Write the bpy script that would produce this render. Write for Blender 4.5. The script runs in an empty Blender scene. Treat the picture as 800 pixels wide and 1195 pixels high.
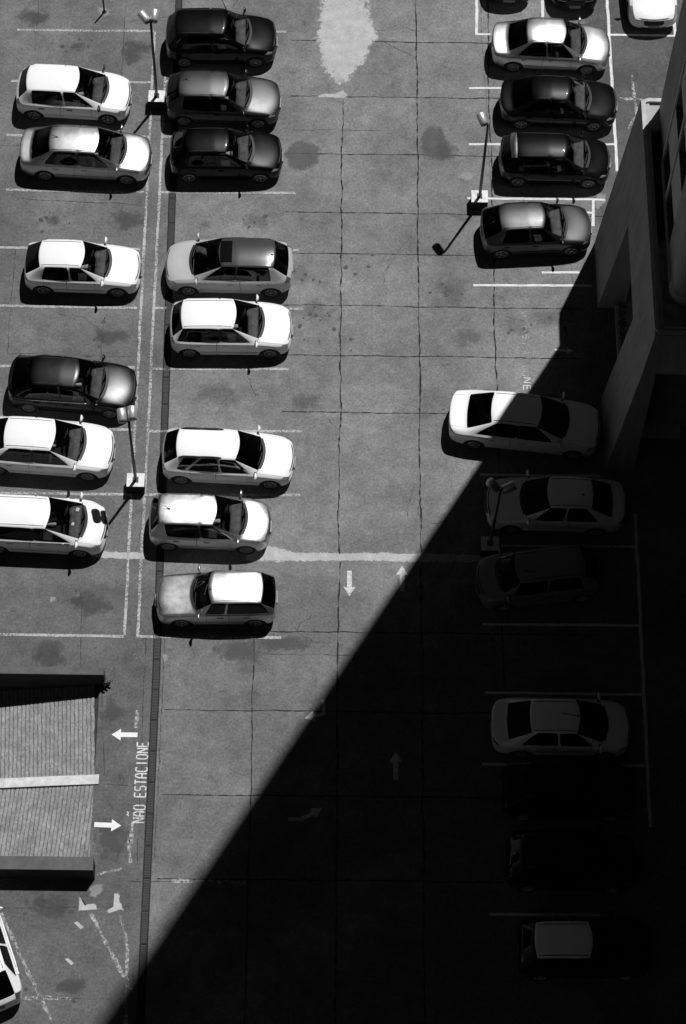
import bpy, bmesh, math, random
from mathutils import Vector, Matrix
from mathutils.bvhtree import BVHTree
random.seed(7)
S = bpy.context.scene
COL = S.collection

# ------------------------------------------------------------------ camera
FPX, W0, H0 = 2910.96, 800.0, 1195.0
PIT, YAW, ROL = math.radians(62.6632), math.radians(1.671), math.radians(2.2952)
CAM = Vector((0, 0, 70))
F_ = Vector((math.sin(YAW)*math.cos(PIT), math.cos(YAW)*math.cos(PIT), -math.sin(PIT)))
r0 = Vector((math.cos(YAW), -math.sin(YAW), 0)); u0 = r0.cross(F_)
R_ = r0*math.cos(ROL) + u0*math.sin(ROL)
U_ = u0*math.cos(ROL) - r0*math.sin(ROL)
cd = bpy.data.cameras.new('camera'); co = bpy.data.objects.new('camera', cd); COL.objects.link(co)
m = Matrix((R_, U_, -F_)).transposed().to_4x4(); m.translation = CAM
co.matrix_world = m
cd.sensor_fit = 'VERTICAL'; cd.sensor_height = 36; cd.lens = FPX/H0*36; cd.clip_end = 2000; cd.clip_start = .5
S.camera = co

def at(px, py, z=0.0):
    """survey helper: where a sight line meets the level z"""
    d = F_ + R_*((px-400)/FPX) - U_*((py-597.5)/FPX)
    return CAM + d*((z-CAM.z)/d.z)

# ------------------------------------------------------------------ world and sun
SUN = Vector((.26, .425, 1.0)).normalized()
w = bpy.data.worlds.new('World'); S.world = w; w.use_nodes = True
nt = w.node_tree; nt.nodes.clear()
sky = nt.nodes.new('ShaderNodeTexSky'); sky.sky_type = 'NISHITA'; sky.sun_disc = False
sky.sun_elevation = math.asin(SUN.z); sky.sun_rotation = math.atan2(SUN.x, SUN.y)
sky.air_density = .22; sky.dust_density = .0; sky.ozone_density = 1; sky.altitude = 1500
sep = nt.nodes.new('ShaderNodeSeparateColor')      # black and white picture through a red filter: a dim grey sky
bg = nt.nodes.new('ShaderNodeBackground'); bg.inputs['Strength'].default_value = .05
wo = nt.nodes.new('ShaderNodeOutputWorld')
nt.links.new(sky.outputs[0], sep.inputs[0]); nt.links.new(sep.outputs[0], bg.inputs['Color']); nt.links.new(bg.outputs[0], wo.inputs[0])
sl = bpy.data.lights.new('sun', 'SUN'); so = bpy.data.objects.new('sun', sl); COL.objects.link(so)
sl.energy = 5.0; sl.angle = math.radians(.53); sl.color = (1, 1, 1)
so.rotation_euler = SUN.to_track_quat('Z', 'Y').to_euler(); so.location = (30, 60, 120)
S.view_settings.view_transform = 'Standard'; S.view_settings.look = 'None'
S.view_settings.exposure = 0; S.view_settings.gamma = 1; S.view_settings.use_curve_mapping = False
S.cycles.max_bounces = 8; S.cycles.transparent_max_bounces = 16
S.cycles.use_denoising = True

# ------------------------------------------------------------------ materials
def mat(name):
    m = bpy.data.materials.new(name); m.use_nodes = True
    n = m.node_tree; return m, n, n.nodes['Principled BSDF']
def g(v): return (v, v, v, 1)
def node(n, t, **kw):
    x = n.nodes.new(t)
    for k, v in kw.items(): setattr(x, k, v)
    return x
def math_(n, op, a, b=None, c=None):
    x = node(n, 'ShaderNodeMath', operation=op)
    for i, v in enumerate((a, b, c)):
        if v is None: continue
        if isinstance(v, (int, float)): x.inputs[i].default_value = v
        else: n.links.new(v, x.inputs[i])
    return x.outputs[0]
def noise(n, scale, detail=4, rough=.55, vec=None, dist=0):
    x = node(n, 'ShaderNodeTexNoise'); x.inputs['Scale'].default_value = scale
    x.inputs['Detail'].default_value = detail; x.inputs['Roughness'].default_value = rough
    x.inputs['Distortion'].default_value = dist
    if vec is None: vec = node(n, 'ShaderNodeNewGeometry').outputs['Position']
    n.links.new(vec, x.inputs['Vector'])
    return x.outputs['Fac']
def remap(n, v, a, b, c, d):
    x = node(n, 'ShaderNodeMapRange'); x.clamp = True
    for i, q in zip((1, 2, 3, 4), (a, b, c, d)): x.inputs[i].default_value = q
    n.links.new(v, x.inputs[0]); return x.outputs[0]
def grey(n, v):
    x = node(n, 'ShaderNodeCombineColor')
    for i in range(3): n.links.new(v, x.inputs[i])
    return x.outputs[0]
def plain(name, v, rough=.5, metal=0, spec=.5, mottle=0, mscale=8, coat=0):
    m, n, b = mat(name)
    b.inputs['Roughness'].default_value = rough; b.inputs['Metallic'].default_value = metal
    b.inputs['Specular IOR Level'].default_value = spec
    b.inputs['Coat Weight'].default_value = coat; b.inputs['Coat Roughness'].default_value = .04
    if mottle:
        f = remap(n, noise(n, mscale, 6, .65), .3, .7, v*(1-mottle), v*(1+mottle))
        n.links.new(grey(n, f), b.inputs['Base Color'])
    else: b.inputs['Base Color'].default_value = g(v)
    return m
def paint(name, v, metal=0.0, rough=.4, dust=.12, coat=.8, spec=.5):
    """car paint with clear coat and a little road dust"""
    m, n, b = mat(name)
    tc = node(n, 'ShaderNodeTexCoord').outputs['Object']
    f = remap(n, noise(n, 3.0, 6, .7, tc), .35, .75, 0, dust)
    flake = remap(n, noise(n, 60, 2, .5, tc), .3, .7, .93, 1.07)
    base = math_(n, 'MULTIPLY', flake, v)
    mix = math_(n, 'ADD', math_(n, 'MULTIPLY', base, math_(n, 'SUBTRACT', 1, f)), math_(n, 'MULTIPLY', f, .16))
    n.links.new(grey(n, mix), b.inputs['Base Color'])
    b.inputs['Metallic'].default_value = metal
    n.links.new(remap(n, f, 0, max(dust, .01), rough, rough+.12), b.inputs['Roughness'])
    b.inputs['Coat Weight'].default_value = coat; b.inputs['Coat Roughness'].default_value = .05
    b.inputs['Specular IOR Level'].default_value = spec
    return m
def glass(name, tint, refl=.9):
    m = bpy.data.materials.new(name); m.use_nodes = True; n = m.node_tree; n.nodes.clear()
    t = node(n, 'ShaderNodeBsdfTransparent'); t.inputs[0].default_value = g(tint)
    gl = node(n, 'ShaderNodeBsdfGlossy'); gl.inputs['Color'].default_value = g(refl); gl.inputs['Roughness'].default_value = .03
    fr = node(n, 'ShaderNodeFresnel'); fr.inputs['IOR'].default_value = 1.5
    mx = node(n, 'ShaderNodeMixShader'); o = node(n, 'ShaderNodeOutputMaterial')
    n.links.new(fr.outputs[0], mx.inputs[0]); n.links.new(t.outputs[0], mx.inputs[1]); n.links.new(gl.outputs[0], mx.inputs[2])
    n.links.new(mx.outputs[0], o.inputs[0]); return m
def worn(name, v, wear=.45, scale=9, rough=.8, mottle=.15, soft=.08):
    """paint or cement skin worn through to the slab below"""
    m, n, b = mat(name)
    pos = node(n, 'ShaderNodeNewGeometry').outputs['Position']
    f = remap(n, noise(n, 3, 5, .6), .3, .7, v*(1-mottle), v*(1+mottle))
    n.links.new(grey(n, f), b.inputs['Base Color'])
    b.inputs['Roughness'].default_value = rough; b.inputs['Specular IOR Level'].default_value = .25
    a1 = noise(n, scale, 8, .75, pos); a2 = noise(n, .7, 3, .5, pos)
    s = math_(n, 'ADD', a1, math_(n, 'MULTIPLY', math_(n, 'SUBTRACT', a2, .5), .35))
    a = remap(n, s, wear-soft, wear+soft, 0, 1)
    n.links.new(a, b.inputs['Alpha'])
    return m

M = {}
M['white'] = paint('white car paint', .70, 0, .36, .05)
M['pearl'] = paint('bright white car paint', .82, 0, .36, .03)
M['silver'] = paint('silver car paint', .46, 1, .34, .006, .3, .3)
M['brightsilver'] = paint('bright silver car paint', .50, .35, .42, .04, .4, .3)
M['gunmetal'] = paint('gunmetal car paint', .030, 1, .31, .004, .4, .2)
M['lightsilver'] = paint('light silver car paint', .54, 1, .35, .01, .3, .3)
M['grey'] = paint('grey metallic car paint', .060, 1, .40, .006, .3, .2)
M['darkgrey'] = paint('dark grey metallic car paint', .009, 1, .32, .004, .3, .15)
M['black'] = paint('black car paint', .004, .6, .30, .003, .3, .12)
M['dullgrey'] = paint('dull grey car paint', .16, .1, .5, .1, .3)
M['shadegrey'] = paint('pale grey car paint', .74, .1, .4, .1)
M['glass'] = glass('clear windscreen glass', .74)
M['tint'] = glass('tinted side glass', .05, .6)
M['dark_glass'] = glass('very dark rear glass', .07, .6)
M['rubber'] = plain('tyre rubber', .018, .8, 0, .3)
M['well'] = plain('wheel well liner', .006, .9, 0, .1)
M['rim'] = plain('alloy rim', .55, .4, .7)
M['trim'] = plain('black plastic trim', .018, .55, 0, .4)
M['chrome'] = plain('chrome trim', .75, .15, 1)
M['lens'] = plain('headlamp lens', .55, .24, .65, .6, coat=1)
M['tail'] = plain('tail lamp lens', .07, .12, 0, .6, coat=1)
M['plate'] = plain('number plate', .18, .5)
M['seat'] = plain('seat cloth', .34, .9, 0, .1, .4, 6)
M['dash'] = plain('dashboard plastic', .065, .6, 0, .35, .65, 5)
M['paper'] = plain('sheet of paper', .7, .8)
M['cabin'] = plain('cabin lining', .015, .9, 0, .1)
M['concrete'] = plain('painted concrete block', .56, .8, 0, .2, .22, 7)
M['pole'] = plain('dark grey pole paint', .055, .45, 0, .4)
M['lampcase'] = plain('white lamp housing', .50, .38, .6, .5)
M['lampglass'] = plain('lamp glass', .06, .1, 0, .6)
def streaked(name, v, amt=.22):
    m, n, b = mat(name)
    pos = node(n, 'ShaderNodeNewGeometry').outputs['Position']
    mp = node(n, 'ShaderNodeMapping'); mp.inputs['Scale'].default_value = (5, 5, .45); n.links.new(pos, mp.inputs['Vector'])
    st = remap(n, noise(n, 1.0, 6, .7, mp.outputs[0]), .3, .7, 1-amt, 1+amt*.7)
    bl = remap(n, noise(n, .8, 5, .6, pos), .3, .7, .86, 1.12)
    ft = remap(n, noise(n, 9, 4, .7, pos), .3, .7, .94, 1.06)
    f = math_(n, 'MULTIPLY', math_(n, 'MULTIPLY', math_(n, 'MULTIPLY', st, bl), ft), v)
    n.links.new(grey(n, f), b.inputs['Base Color']); b.inputs['Roughness'].default_value = .85; b.inputs['Specular IOR Level'].default_value = .2
    return m
M['wall'] = streaked('grey render wall', .32)
M['wall2'] = streaked('pale spandrel render', .50)
M['rim_wall'] = plain('pale parapet coping', .38, .85, 0, .2, .2, 4)
M['void'] = plain('dark surfaces under the podium', .03, .8, 0, .2, .3, 1.0)  # one dark tone for the podium ceiling and back wall
M['frame'] = plain('window frame', .10, .5, 0, .4)
M['pane'] = glass('window pane', .08, .7)
M['rampwall'] = plain('shade-darkened ramp wall', .03, .85, 0, .2, .3, 2.5)  # shade on the wall sides put into the colour
M['rampcoping'] = plain('ramp wall coping', .085, .85, 0, .2, .25, 3)  # lighter wall top, split off from the shade-darkened sides
M['blockside'] = plain('black painted block side', .012, .7, 0, .2)
M['wingstone'] = plain('dark stone cladding', .06, .8, 0, .2, .2, 1)
M['kerbwhite'] = plain('white painted kerb', .50, .8, 0, .2, .22, 6)
M['iron'] = plain('cast iron grate', .020, .6, .3, .4, .3, 6)
M['joint'] = worn('slab joint', .018, .38, 3.0, .95, .2, .2)
M['joint_soft'] = worn('hairline crack', .03, .52, 3.0, .95, .2, .2)
M['line'] = worn('worn white road paint', .36, .46, 14)
M['line_fresh'] = worn('crisp white road paint', .54, .36, 14)
M['line_old'] = worn('very worn road paint', .36, .52, 11)
M['arrow'] = worn('white arrow paint', .62, .28, 14)
M['arrow_old'] = worn('faded arrow paint', .50, .40, 14, soft=.15)
M['letters'] = worn('stencilled letters', .52, .42, 16)
M['letters_old'] = worn('almost worn off letters', .40, .53, 9)
M['cement'] = worn('pale cement patch', .30, .22, 5, .9, .25, .12)
M['cement_old'] = worn('thin cement smear', .26, .46, 7, .9, .2, .12)

def ground_material():
    m, n, b = mat('worn concrete paving')
    pos = node(n, 'ShaderNodeNewGeometry').outputs['Position']
    sx = node(n, 'ShaderNodeSeparateXYZ'); n.links.new(pos, sx.inputs[0])
    big = remap(n, noise(n, .35, 5, .6, pos), .3, .7, .72, 1.24)
    mid = remap(n, noise(n, 1.7, 6, .65, pos, .4), .3, .72, .80, 1.18)
    fine = remap(n, noise(n, 13, 2, .8, pos), .28, .72, .68, 1.32)
    grit = remap(n, noise(n, 5, 5, .75, pos), .3, .7, .84, 1.14)
    # the bays left of the drain are laid in a darker mix than the lane
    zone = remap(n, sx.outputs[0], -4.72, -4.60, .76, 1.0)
    lower = remap(n, sx.outputs[1], 33.2, 33.8, .80, 1.0)          # darker slabs nearer the camera
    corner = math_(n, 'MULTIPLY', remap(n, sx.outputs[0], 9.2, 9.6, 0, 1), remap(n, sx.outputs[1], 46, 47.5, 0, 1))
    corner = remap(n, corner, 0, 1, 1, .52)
    wn = node(n, 'ShaderNodeTexWhiteNoise'); wn.noise_dimensions = '2D'
    sn = node(n, 'ShaderNodeVectorMath', operation='SNAP'); sn.inputs[1].default_value = (2.57, 2.3, 100)
    off = node(n, 'ShaderNodeVectorMath', operation='ADD'); off.inputs[1].default_value = (1.63, .6, 0)
    n.links.new(pos, off.inputs[0]); n.links.new(off.outputs[0], sn.inputs[0]); n.links.new(sn.outputs[0], wn.inputs['Vector'])
    slab = remap(n, wn.outputs['Value'], 0, 1, .95, 1.04)
    dark = remap(n, noise(n, .9, 6, .7, pos, .8), .60, .74, 1, .62)
    v = math_(n, 'MULTIPLY', big, mid)
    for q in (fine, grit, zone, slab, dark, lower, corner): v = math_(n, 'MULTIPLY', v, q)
    v = math_(n, 'MULTIPLY', v, .152)
    # tiny pale specks of gum and stone
    vo = node(n, 'ShaderNodeTexVoronoi'); vo.inputs['Scale'].default_value = 2.6; n.links.new(pos, vo.inputs['Vector'])
    speck = remap(n, vo.outputs['Distance'], .035, .05, .12, 0)
    v = math_(n, 'ADD', v, speck)
    n.links.new(grey(n, v), b.inputs['Base Color'])
    b.inputs['Roughness'].default_value = .85; b.inputs['Specular IOR Level'].default_value = .25
    bp = node(n, 'ShaderNodeBump'); bp.inputs['Strength'].default_value = .35; bp.inputs['Distance'].default_value = .01
    n.links.new(noise(n, 40, 4, .7, pos), bp.inputs['Height']); n.links.new(bp.outputs[0], b.inputs['Normal'])
    return m
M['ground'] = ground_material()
def ramp_material():
    m, n, b = mat('ribbed ramp concrete')
    pos = node(n, 'ShaderNodeNewGeometry').outputs['Position']
    v = remap(n, noise(n, 2.2, 6, .7, pos), .3, .7, .15, .29)
    fine = remap(n, noise(n, 12, 4, .8, pos), .3, .7, .6, 1.35)
    n.links.new(grey(n, math_(n, 'MULTIPLY', v, fine)), b.inputs['Base Color'])
    b.inputs['Roughness'].default_value = .9; b.inputs['Specular IOR Level'].default_value = .2
    return m
M['ramp'] = ramp_material()
M['groove'] = plain('shade-darkened ramp groove', .11, .95, 0, .1, .5, 9)  # groove shade put into the colour, as the relief shadow is weak
def oil_material(nm='oil stain', top=.58):
    m, n, b = mat(nm)
    tc = node(n, 'ShaderNodeTexCoord').outputs['Generated']
    vm = node(n, 'ShaderNodeVectorMath', operation='SUBTRACT'); vm.inputs[1].default_value = (.5, .5, 0); n.links.new(tc, vm.inputs[0])
    sp = node(n, 'ShaderNodeSeparateXYZ'); n.links.new(vm.outputs[0], sp.inputs[0])
    r = math_(n, 'SQRT', math_(n, 'ADD', math_(n, 'MULTIPLY', sp.outputs[0], sp.outputs[0]), math_(n, 'MULTIPLY', sp.outputs[1], sp.outputs[1])))
    nz = noise(n, 2.4, 6, .7)
    f = math_(n, 'ADD', math_(n, 'SUBTRACT', .34, r), math_(n, 'MULTIPLY', math_(n, 'SUBTRACT', nz, .5), .95))
    n.links.new(remap(n, f, .0, .22, 0, top), b.inputs['Alpha'])
    b.inputs['Base Color'].default_value = g(.012); b.inputs['Roughness'].default_value = .6
    return m
M['oil'] = oil_material()
M['oil_faint'] = oil_material('faint old stain', .26)
M['drip'] = plain('oil drip', .030, .6, 0, .3, .3, 9)
def roof_material():
    m, n, b = mat('weathered terrace roof')
    pos = node(n, 'ShaderNodeNewGeometry').outputs['Position']
    sx = node(n, 'ShaderNodeSeparateXYZ'); n.links.new(pos, sx.inputs[0])
    base = remap(n, noise(n, 3.5, 6, .7, pos), .3, .7, .10, .26)
    # black bitumen painted over the far half of the roof, with a ragged end
    e = math_(n, 'ADD', sx.outputs[1], math_(n, 'MULTIPLY', math_(n, 'SUBTRACT', noise(n, 3, 4, .7, pos), .5), .8))
    k = math_(n, 'MULTIPLY', remap(n, e, 41.45, 41.6, 0, 1), remap(n, e, 45.6, 45.9, 1, 0))
    side = remap(n, sx.outputs[0], 10.26, 10.34, 0, 1)
    k = math_(n, 'MULTIPLY', k, side)
    v = math_(n, 'ADD', math_(n, 'MULTIPLY', base, math_(n, 'SUBTRACT', 1, k)), math_(n, 'MULTIPLY', k, .004))
    far = remap(n, sx.outputs[1], 45.5, 45.8, 0, .12)
    n.links.new(grey(n, math_(n, 'ADD', v, far)), b.inputs['Base Color']); b.inputs['Roughness'].default_value = .95
    b.inputs['Specular IOR Level'].default_value = .15
    return m
M['roof'] = roof_material()
def bush_material(): return plain('dusty plant leaves', .06, .7, 0, .3, .4, 9)
M['leaf'] = bush_material()

# ------------------------------------------------------------------ mesh helpers
def link(name, mesh, m=None, parent=None, **props):
    o = bpy.data.objects.new(name, mesh); COL.objects.link(o)
    if m is not None and not mesh.materials: mesh.materials.append(m)
    if parent: o.parent = parent
    for k, v in props.items(): o[k] = v
    return o
def empty(name, loc, rz=0, **props):
    o = bpy.data.objects.new(name, None); COL.objects.link(o); o.location = loc; o.rotation_euler = (0, 0, rz)
    for k, v in props.items(): o[k] = v
    return o
def from_bm(name, bm, m, parent=None, smooth=False, **props):
    me = bpy.data.meshes.new(name); bmesh.ops.recalc_face_normals(bm, faces=bm.faces[:]); bm.to_mesh(me); bm.free()
    if smooth:
        for p in me.polygons: p.use_smooth = True
    return link(name, me, m, parent, **props)
def py_mesh(name, v, f, m, parent=None, **props):
    me = bpy.data.meshes.new(name); me.from_pydata([tuple(q) for q in v], [], f); me.update()
    return link(name, me, m, parent, **props)
def add_box(bm, x0, x1, y0, y1, z0, z1, bev=0):
    r = bmesh.ops.create_cube(bm, size=1)
    vs = r['verts']
    for v in vs:
        v.co = Vector(((x0+x1)/2+v.co.x*(x1-x0), (y0+y1)/2+v.co.y*(y1-y0), (z0+z1)/2+v.co.z*(z1-z0)))
    if bev:
        es = list({e for v in vs for e in v.link_edges})
        bmesh.ops.bevel(bm, geom=es, offset=bev, segments=2, affect='EDGES', profile=.5)
def add_tube(bm, pts, rad, n=8, caps=True):
    pts = [Vector(p) for p in pts]
    rads = rad if isinstance(rad, (list, tuple)) else [rad]*len(pts)
    rings = []
    for i, p in enumerate(pts):
        d = (pts[min(i+1, len(pts)-1)] - pts[max(i-1, 0)]).normalized()
        a = d.orthogonal().normalized(); b = d.cross(a)
        rings.append([bm.verts.new(p + (a*math.cos(2*math.pi*k/n)+b*math.sin(2*math.pi*k/n))*rads[i]) for k in range(n)])
    for A, B in zip(rings, rings[1:]):
        for k in range(n): bm.faces.new((A[k], A[(k+1) % n], B[(k+1) % n], B[k]))
    if caps: bm.faces.new(rings[0][::-1]); bm.faces.new(rings[-1])
def box_obj(name, m, parent, *a, bev=0, **props):
    bm = bmesh.new(); add_box(bm, *a, bev=bev); return from_bm(name, bm, m, parent, **props)
def tube_obj(name, m, parent, pts, rad, n=8, **props):
    bm = bmesh.new(); add_tube(bm, pts, rad, n); return from_bm(name, bm, m, parent, True, **props)

# ------------------------------------------------------------------ cars
ZN = ['body', 'bonnet', 'front_door', 'rear_door', 'front_glass', 'rear_glass', 'quarter_glass', 'windscreen',
      'rear_window', 'headlight', 'taillight', 'grille', 'boot_lid', 'well', 'roof_glass', 'sunroof', 'bumper', 'roof', 'pillar']
Z = {k: i for i, k in enumerate(ZN)}
DUMMY = [bpy.data.materials.new('zone_'+k) for k in ZN]

def car_shell(p):
    L, w, H = p['L'], p['W']/2, p['H']
    rb, rh, hd, cw = p['rb'], p['rh'], p['hd'], p['cw']
    X = lambda f: -L/2 + f*L
    xc, xh, xrh, xrb = X(cw), X(hd), X(rh), X(rb)
    zb = p.get('zb', .605*H); hoodN = p.get('hoodN', .48*H); zr = H
    wr = p.get('wr', .66)*w; box = p.get('box', 0); sedan = p['type'] == 'sedan'
    xf = L/2 - p.get('fo', .80); xr = -L/2 + p.get('ro', .68)
    deck = p.get('deck', zb+.03)
    cols, tags = [], []
    nr = (1-.45*box)        # how strongly the corners are rounded in plan
    def col(tag, x, y, z): cols.append(([*x], [*y], [*z])); tags.append(tag)
    e = L/2
    # order of each half section: b0 b7 r1 r2 r3 r4 r5 r6 r7 r8
    col('F0', (e-.10, e-.12, e-.22*nr-.03, e-.15*nr, e-.15*nr, e-.20*nr, e-.18*nr, e-.15*nr, e-.08, e-.06),
        (0, .38*w, .76*w, .82*w, .84*w, .82*w, .77*w, .62*w, .32*w, 0),
        (.21, .21, .21, .29, .44, hoodN-.13, hoodN-.06, hoodN-.03, hoodN-.015, hoodN-.01))
    x1 = e-.40*nr-.02
    col('F1', (x1+.1, x1+.1, x1+.04, x1+.03, x1+.03, x1-.04, x1+.05, x1+.10, x1+.16, x1+.18),
        (0, .4*w, .85*w, .955*w, .975*w, .94*w, .85*w, .66*w, .33*w, 0),
        (.19, .19, .2, .28, .47, hoodN-.03, hoodN+.035, hoodN+.055, hoodN+.07, hoodN+.075))
    x2 = (x1*.45+xc*.55)
    hm = hoodN*.36+(zb-.005)*.64
    col('F2', (x2,)*10, (0, .4*w, .86*w, .985*w, 1.0*w, .962*w, .86*w, .67*w, .34*w, 0),
        (.18, .18, .19, .27, .52, hm-.06, hm+.01, hm+.03, hm+.045, hm+.05))
    col('CW', (xc-.2,)*4+(xc-.2, xc-.24, xc-.26, xc-.13-.02, xc-.03, xc),
        (0, .4*w, .86*w, .985*w, 1.0*w, .968*w, .875*w, .735*w, .37*w, 0),
        (.18, .18, .19, .27, .53, zb-.06, zb+.005, zb+.03, zb+.05, zb+.055))
    xb5 = xc-.40
    col('HD', (xb5,)*4+(xb5, xb5, xb5, xh-.12, xh-.03, xh),
        (0, .4*w, .86*w, .985*w, 1.0*w, .97*w, .895*w, wr*.985, wr*.5, 0),
        (.18, .18, .19, .27, .54, zb-.05, zb+.01, zr-.085, zr-.03, zr-.02))
    xe5 = max(xrb+.30, xr-.02) if p['type'] != 'wagon' else xr+.22
    xe5 = p.get('xe', xe5)
    xe6 = xrh+.22 if p['type'] != 'wagon' else lerp(xrh, xh, .42)
    xb = p.get('xB', (xb5+xe5)/2+.05); tb = p.get('tb', .06)
    for tg, dx in (('B1', tb/2), ('B2', -tb/2)):
        col(tg, (xb+dx,)*7+(xb+dx-.06,)*3, (0, .4*w, .86*w, .985*w, 1.0*w, .972*w, .90*w, wr*1.01, wr*.5, 0),
            (.18, .18, .19, .27, .54, zb-.045, zb+.02, zr-.06, zr-.005, zr+.008))
    col('CP', (xe5,)*6+(xe5, xe6, xe6, xe6), (0, .4*w, .86*w, .985*w, 1.0*w, .972*w, .895*w, wr*.99, wr*.5, 0),
        (.18, .18, .19, .27, .54, zb-.03, zb+.04, zr-.075, zr-.022, zr-.01))
    if p['type'] == 'wagon':
        col('Q1', (xe5-.10,)*6+(xe5-.10, xe6-.09, xe6-.09, xe6-.09), (0, .4*w, .86*w, .985*w, 1.0*w, .972*w, .89*w, wr*.985, wr*.5, 0),
            (.18, .18, .19, .27, .54, zb-.03, zb+.045, zr-.08, zr-.028, zr-.016))
        col('Q2', (xrb+.42,)*6+(xrb+.42, xrh+.26, xrh+.2, xrh+.2), (0, .4*w, .86*w, .97*w, .985*w, .955*w, .88*w, wr*.97, wr*.5, 0),
            (.18, .18, .19, .27, .54, zb-.02, zb+.06, zr-.1, zr-.04, zr-.03))
    x5 = (xrb+.16) if not sedan else lerp(xrb, xe5, .45)
    col('RH', (x5+.04,)*4+(x5+.04, x5+.04, x5, xrh+.07, xrh+.01, xrh), (0, .4*w, .86*w, .965*w, .985*w, .95*w, .865*w, wr*.95, wr*.48, 0),
        (.18, .18, .19, .27, .54, zb-.025, zb+.045, zr-.125, zr-.07, zr-.055))
    if sedan:
        col('RB', (xrb+.0,)*4+(xrb, xrb, xrb+.02, xrb+.03, xrb+.0, xrb-.02), (0, .4*w, .86*w, .965*w, .985*w, .95*w, .82*w, .70*w, .36*w, 0),
            (.19, .19, .20, .28, .55, deck-.09, deck-.005, deck+.01, deck+.03, deck+.035))
        col('DK', (-e+.30*nr,)*4+(-e+.30*nr, -e+.30*nr, -e+.22, -e+.16, -e+.10, -e+.09), (0, .4*w, .84*w, .91*w, .93*w, .90*w, .80*w, .66*w, .34*w, 0),
            (.22, .22, .23, .31, .56, deck-.12, deck-.035, deck-.01, deck+.01, deck+.015))
        col('R0', (-e+.12, -e+.12, -e+.2*nr, -e+.13*nr, -e+.12*nr, -e+.13*nr, -e+.15*nr, -e+.11, -e+.055, -e+.05), (0, .35*w, .70*w, .76*w, .77*w, .74*w, .70*w, .62*w, .32*w, 0),
            (.26, .26, .26, .34, .56, deck-.16, deck-.08, deck-.06, deck-.045, deck-.04))
    else:
        hz = p.get('rbz', zb+.07)
        col('RB', (xrb+.13,)*4+(xrb+.12, xrb+.09, xrb+.03, xrb+.02, xrb-.02, xrb-.03), (0, .4*w, .83*w, .90*w, .92*w, .90*w, .80*w, .68*w, .35*w, 0),
            (.22, .22, .23, .31, .54, hz-.10, hz-.02, hz-.005, hz+.005, hz+.01))
        col('R0', (-e+.12, -e+.12, -e+.2*nr, -e+.10*nr, -e+.09*nr, -e+.12*nr, -e+.12*nr, -e+.09, -e+.045, -e+.04), (0, .35*w, .72*w, .78*w, .80*w, .77*w, .74*w, .66*w, .34*w, 0),
            (.26, .26, .26, .34, .52, hz-.24, hz-.17, hz-.14, hz-.13, hz-.125))
    verts, faces, zone, crease = [], [], [], {}
    idx = []
    NR = 10
    for xs, ys, zs in cols:
        row = []
        for j in range(NR): verts.append((xs[j], ys[j], zs[j])); row.append(len(verts)-1)
        for j in range(NR):
            if j in (0, 9): row.append(row[j])
            else: verts.append((xs[j], -ys[j], zs[j])); row.append(len(verts)-1)
        idx.append(row)          # row[j] right half, row[NR+j] mirrored half
    ti = {t: i for i, t in enumerate(tags)}
    iF0, iF1, iF2, iCW, iHD, iB1, iB2, iCP, iRH, iRB = (ti[t] for t in ('F0', 'F1', 'F2', 'CW', 'HD', 'B1', 'B2', 'CP', 'RH', 'RB'))
    last = len(cols)-1
    def zone_of(i, j):            # strip between column i and i+1, rows j and j+1
        t = tags[i]
        if t == 'F0':
            if j in (5,) : return 'headlight'
            if j >= 6: return 'bonnet'
            return 'bumper'
        if t == 'F1':
            if j == 5 and p.get('bighead'): return 'headlight'
            return 'bonnet' if j >= 6 else 'body'
        if t == 'F2': return 'bonnet' if j >= 6 else 'body'
        if t == 'CW':
            if j >= 7: return 'windscreen'
            return 'body'
        if t == 'HD':
            if 3 <= j <= 5: return 'front_door'
            if j == 6: return 'front_glass'
        if t == 'B1' and 3 <= j <= 5: return 'front_door'
        if t == 'B1' and j == 6 and p.get('bpillar'): return 'pillar'
        if t == 'B2':
            if 3 <= j <= 5: return 'rear_door'
            if j == 6: return 'rear_glass'
        if t in ('HD', 'B1', 'B2', 'CP', 'Q1', 'Q2') and j >= 7 and i < iRH:
            return 'roof_glass' if p.get('panoramic') else 'roof'
        if t == 'Q1' and j == 6: return 'quarter_glass'
        if t == 'CP' and j == 6 and p.get('quarter'): return 'quarter_glass'
        if t == 'RH' and j >= 7: return 'rear_window'
        if sedan:
            if t == 'RB' and j >= 7: return 'boot_lid'
            if t == 'DK': return 'taillight' if j in (5,) else ('boot_lid' if j >= 7 else 'body')
        else:
            if t == 'RB': return 'taillight' if j in (5, 6) else ('boot_lid' if j >= 7 else 'body')
            if t == 'RH' and j == 5 and p.get('hightail'): return 'taillight'
        return 'body'
    for i in range(last):
        A, B = idx[i], idx[i+1]
        for j in range(NR-1):
            zz = Z[zone_of(i, j)]
            faces.append((A[j], A[j+1], B[j+1], B[j])); zone.append(zz)
            faces.append((A[NR+j+1], A[NR+j], B[NR+j], B[NR+j+1])); zone.append(zz)
    # end caps, a grid between the two sides
    def cap(i, sgn, bulge, zfun):
        row = idx[i]; xs, ys, zs = cols[i]
        grid = []
        for r in range(2, 8):                       # r1..r6
            if r == 2: line = [row[2], row[1], row[0], row[NR+1], row[NR+2]]
            elif r == 7: line = [row[7], row[8], row[9], row[NR+8], row[NR+7]]
            else:
                line = [row[r]]
                for f in (.5, 0, -.5):
                    b = bulge*(1-(f*f*2)) * (1.15 if r in (3, 4) else .8)
                    verts.append((xs[r]+sgn*b, ys[r]*f, zs[r])); line.append(len(verts)-1)
                line.append(row[NR+r])
            grid.append(line)
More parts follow.
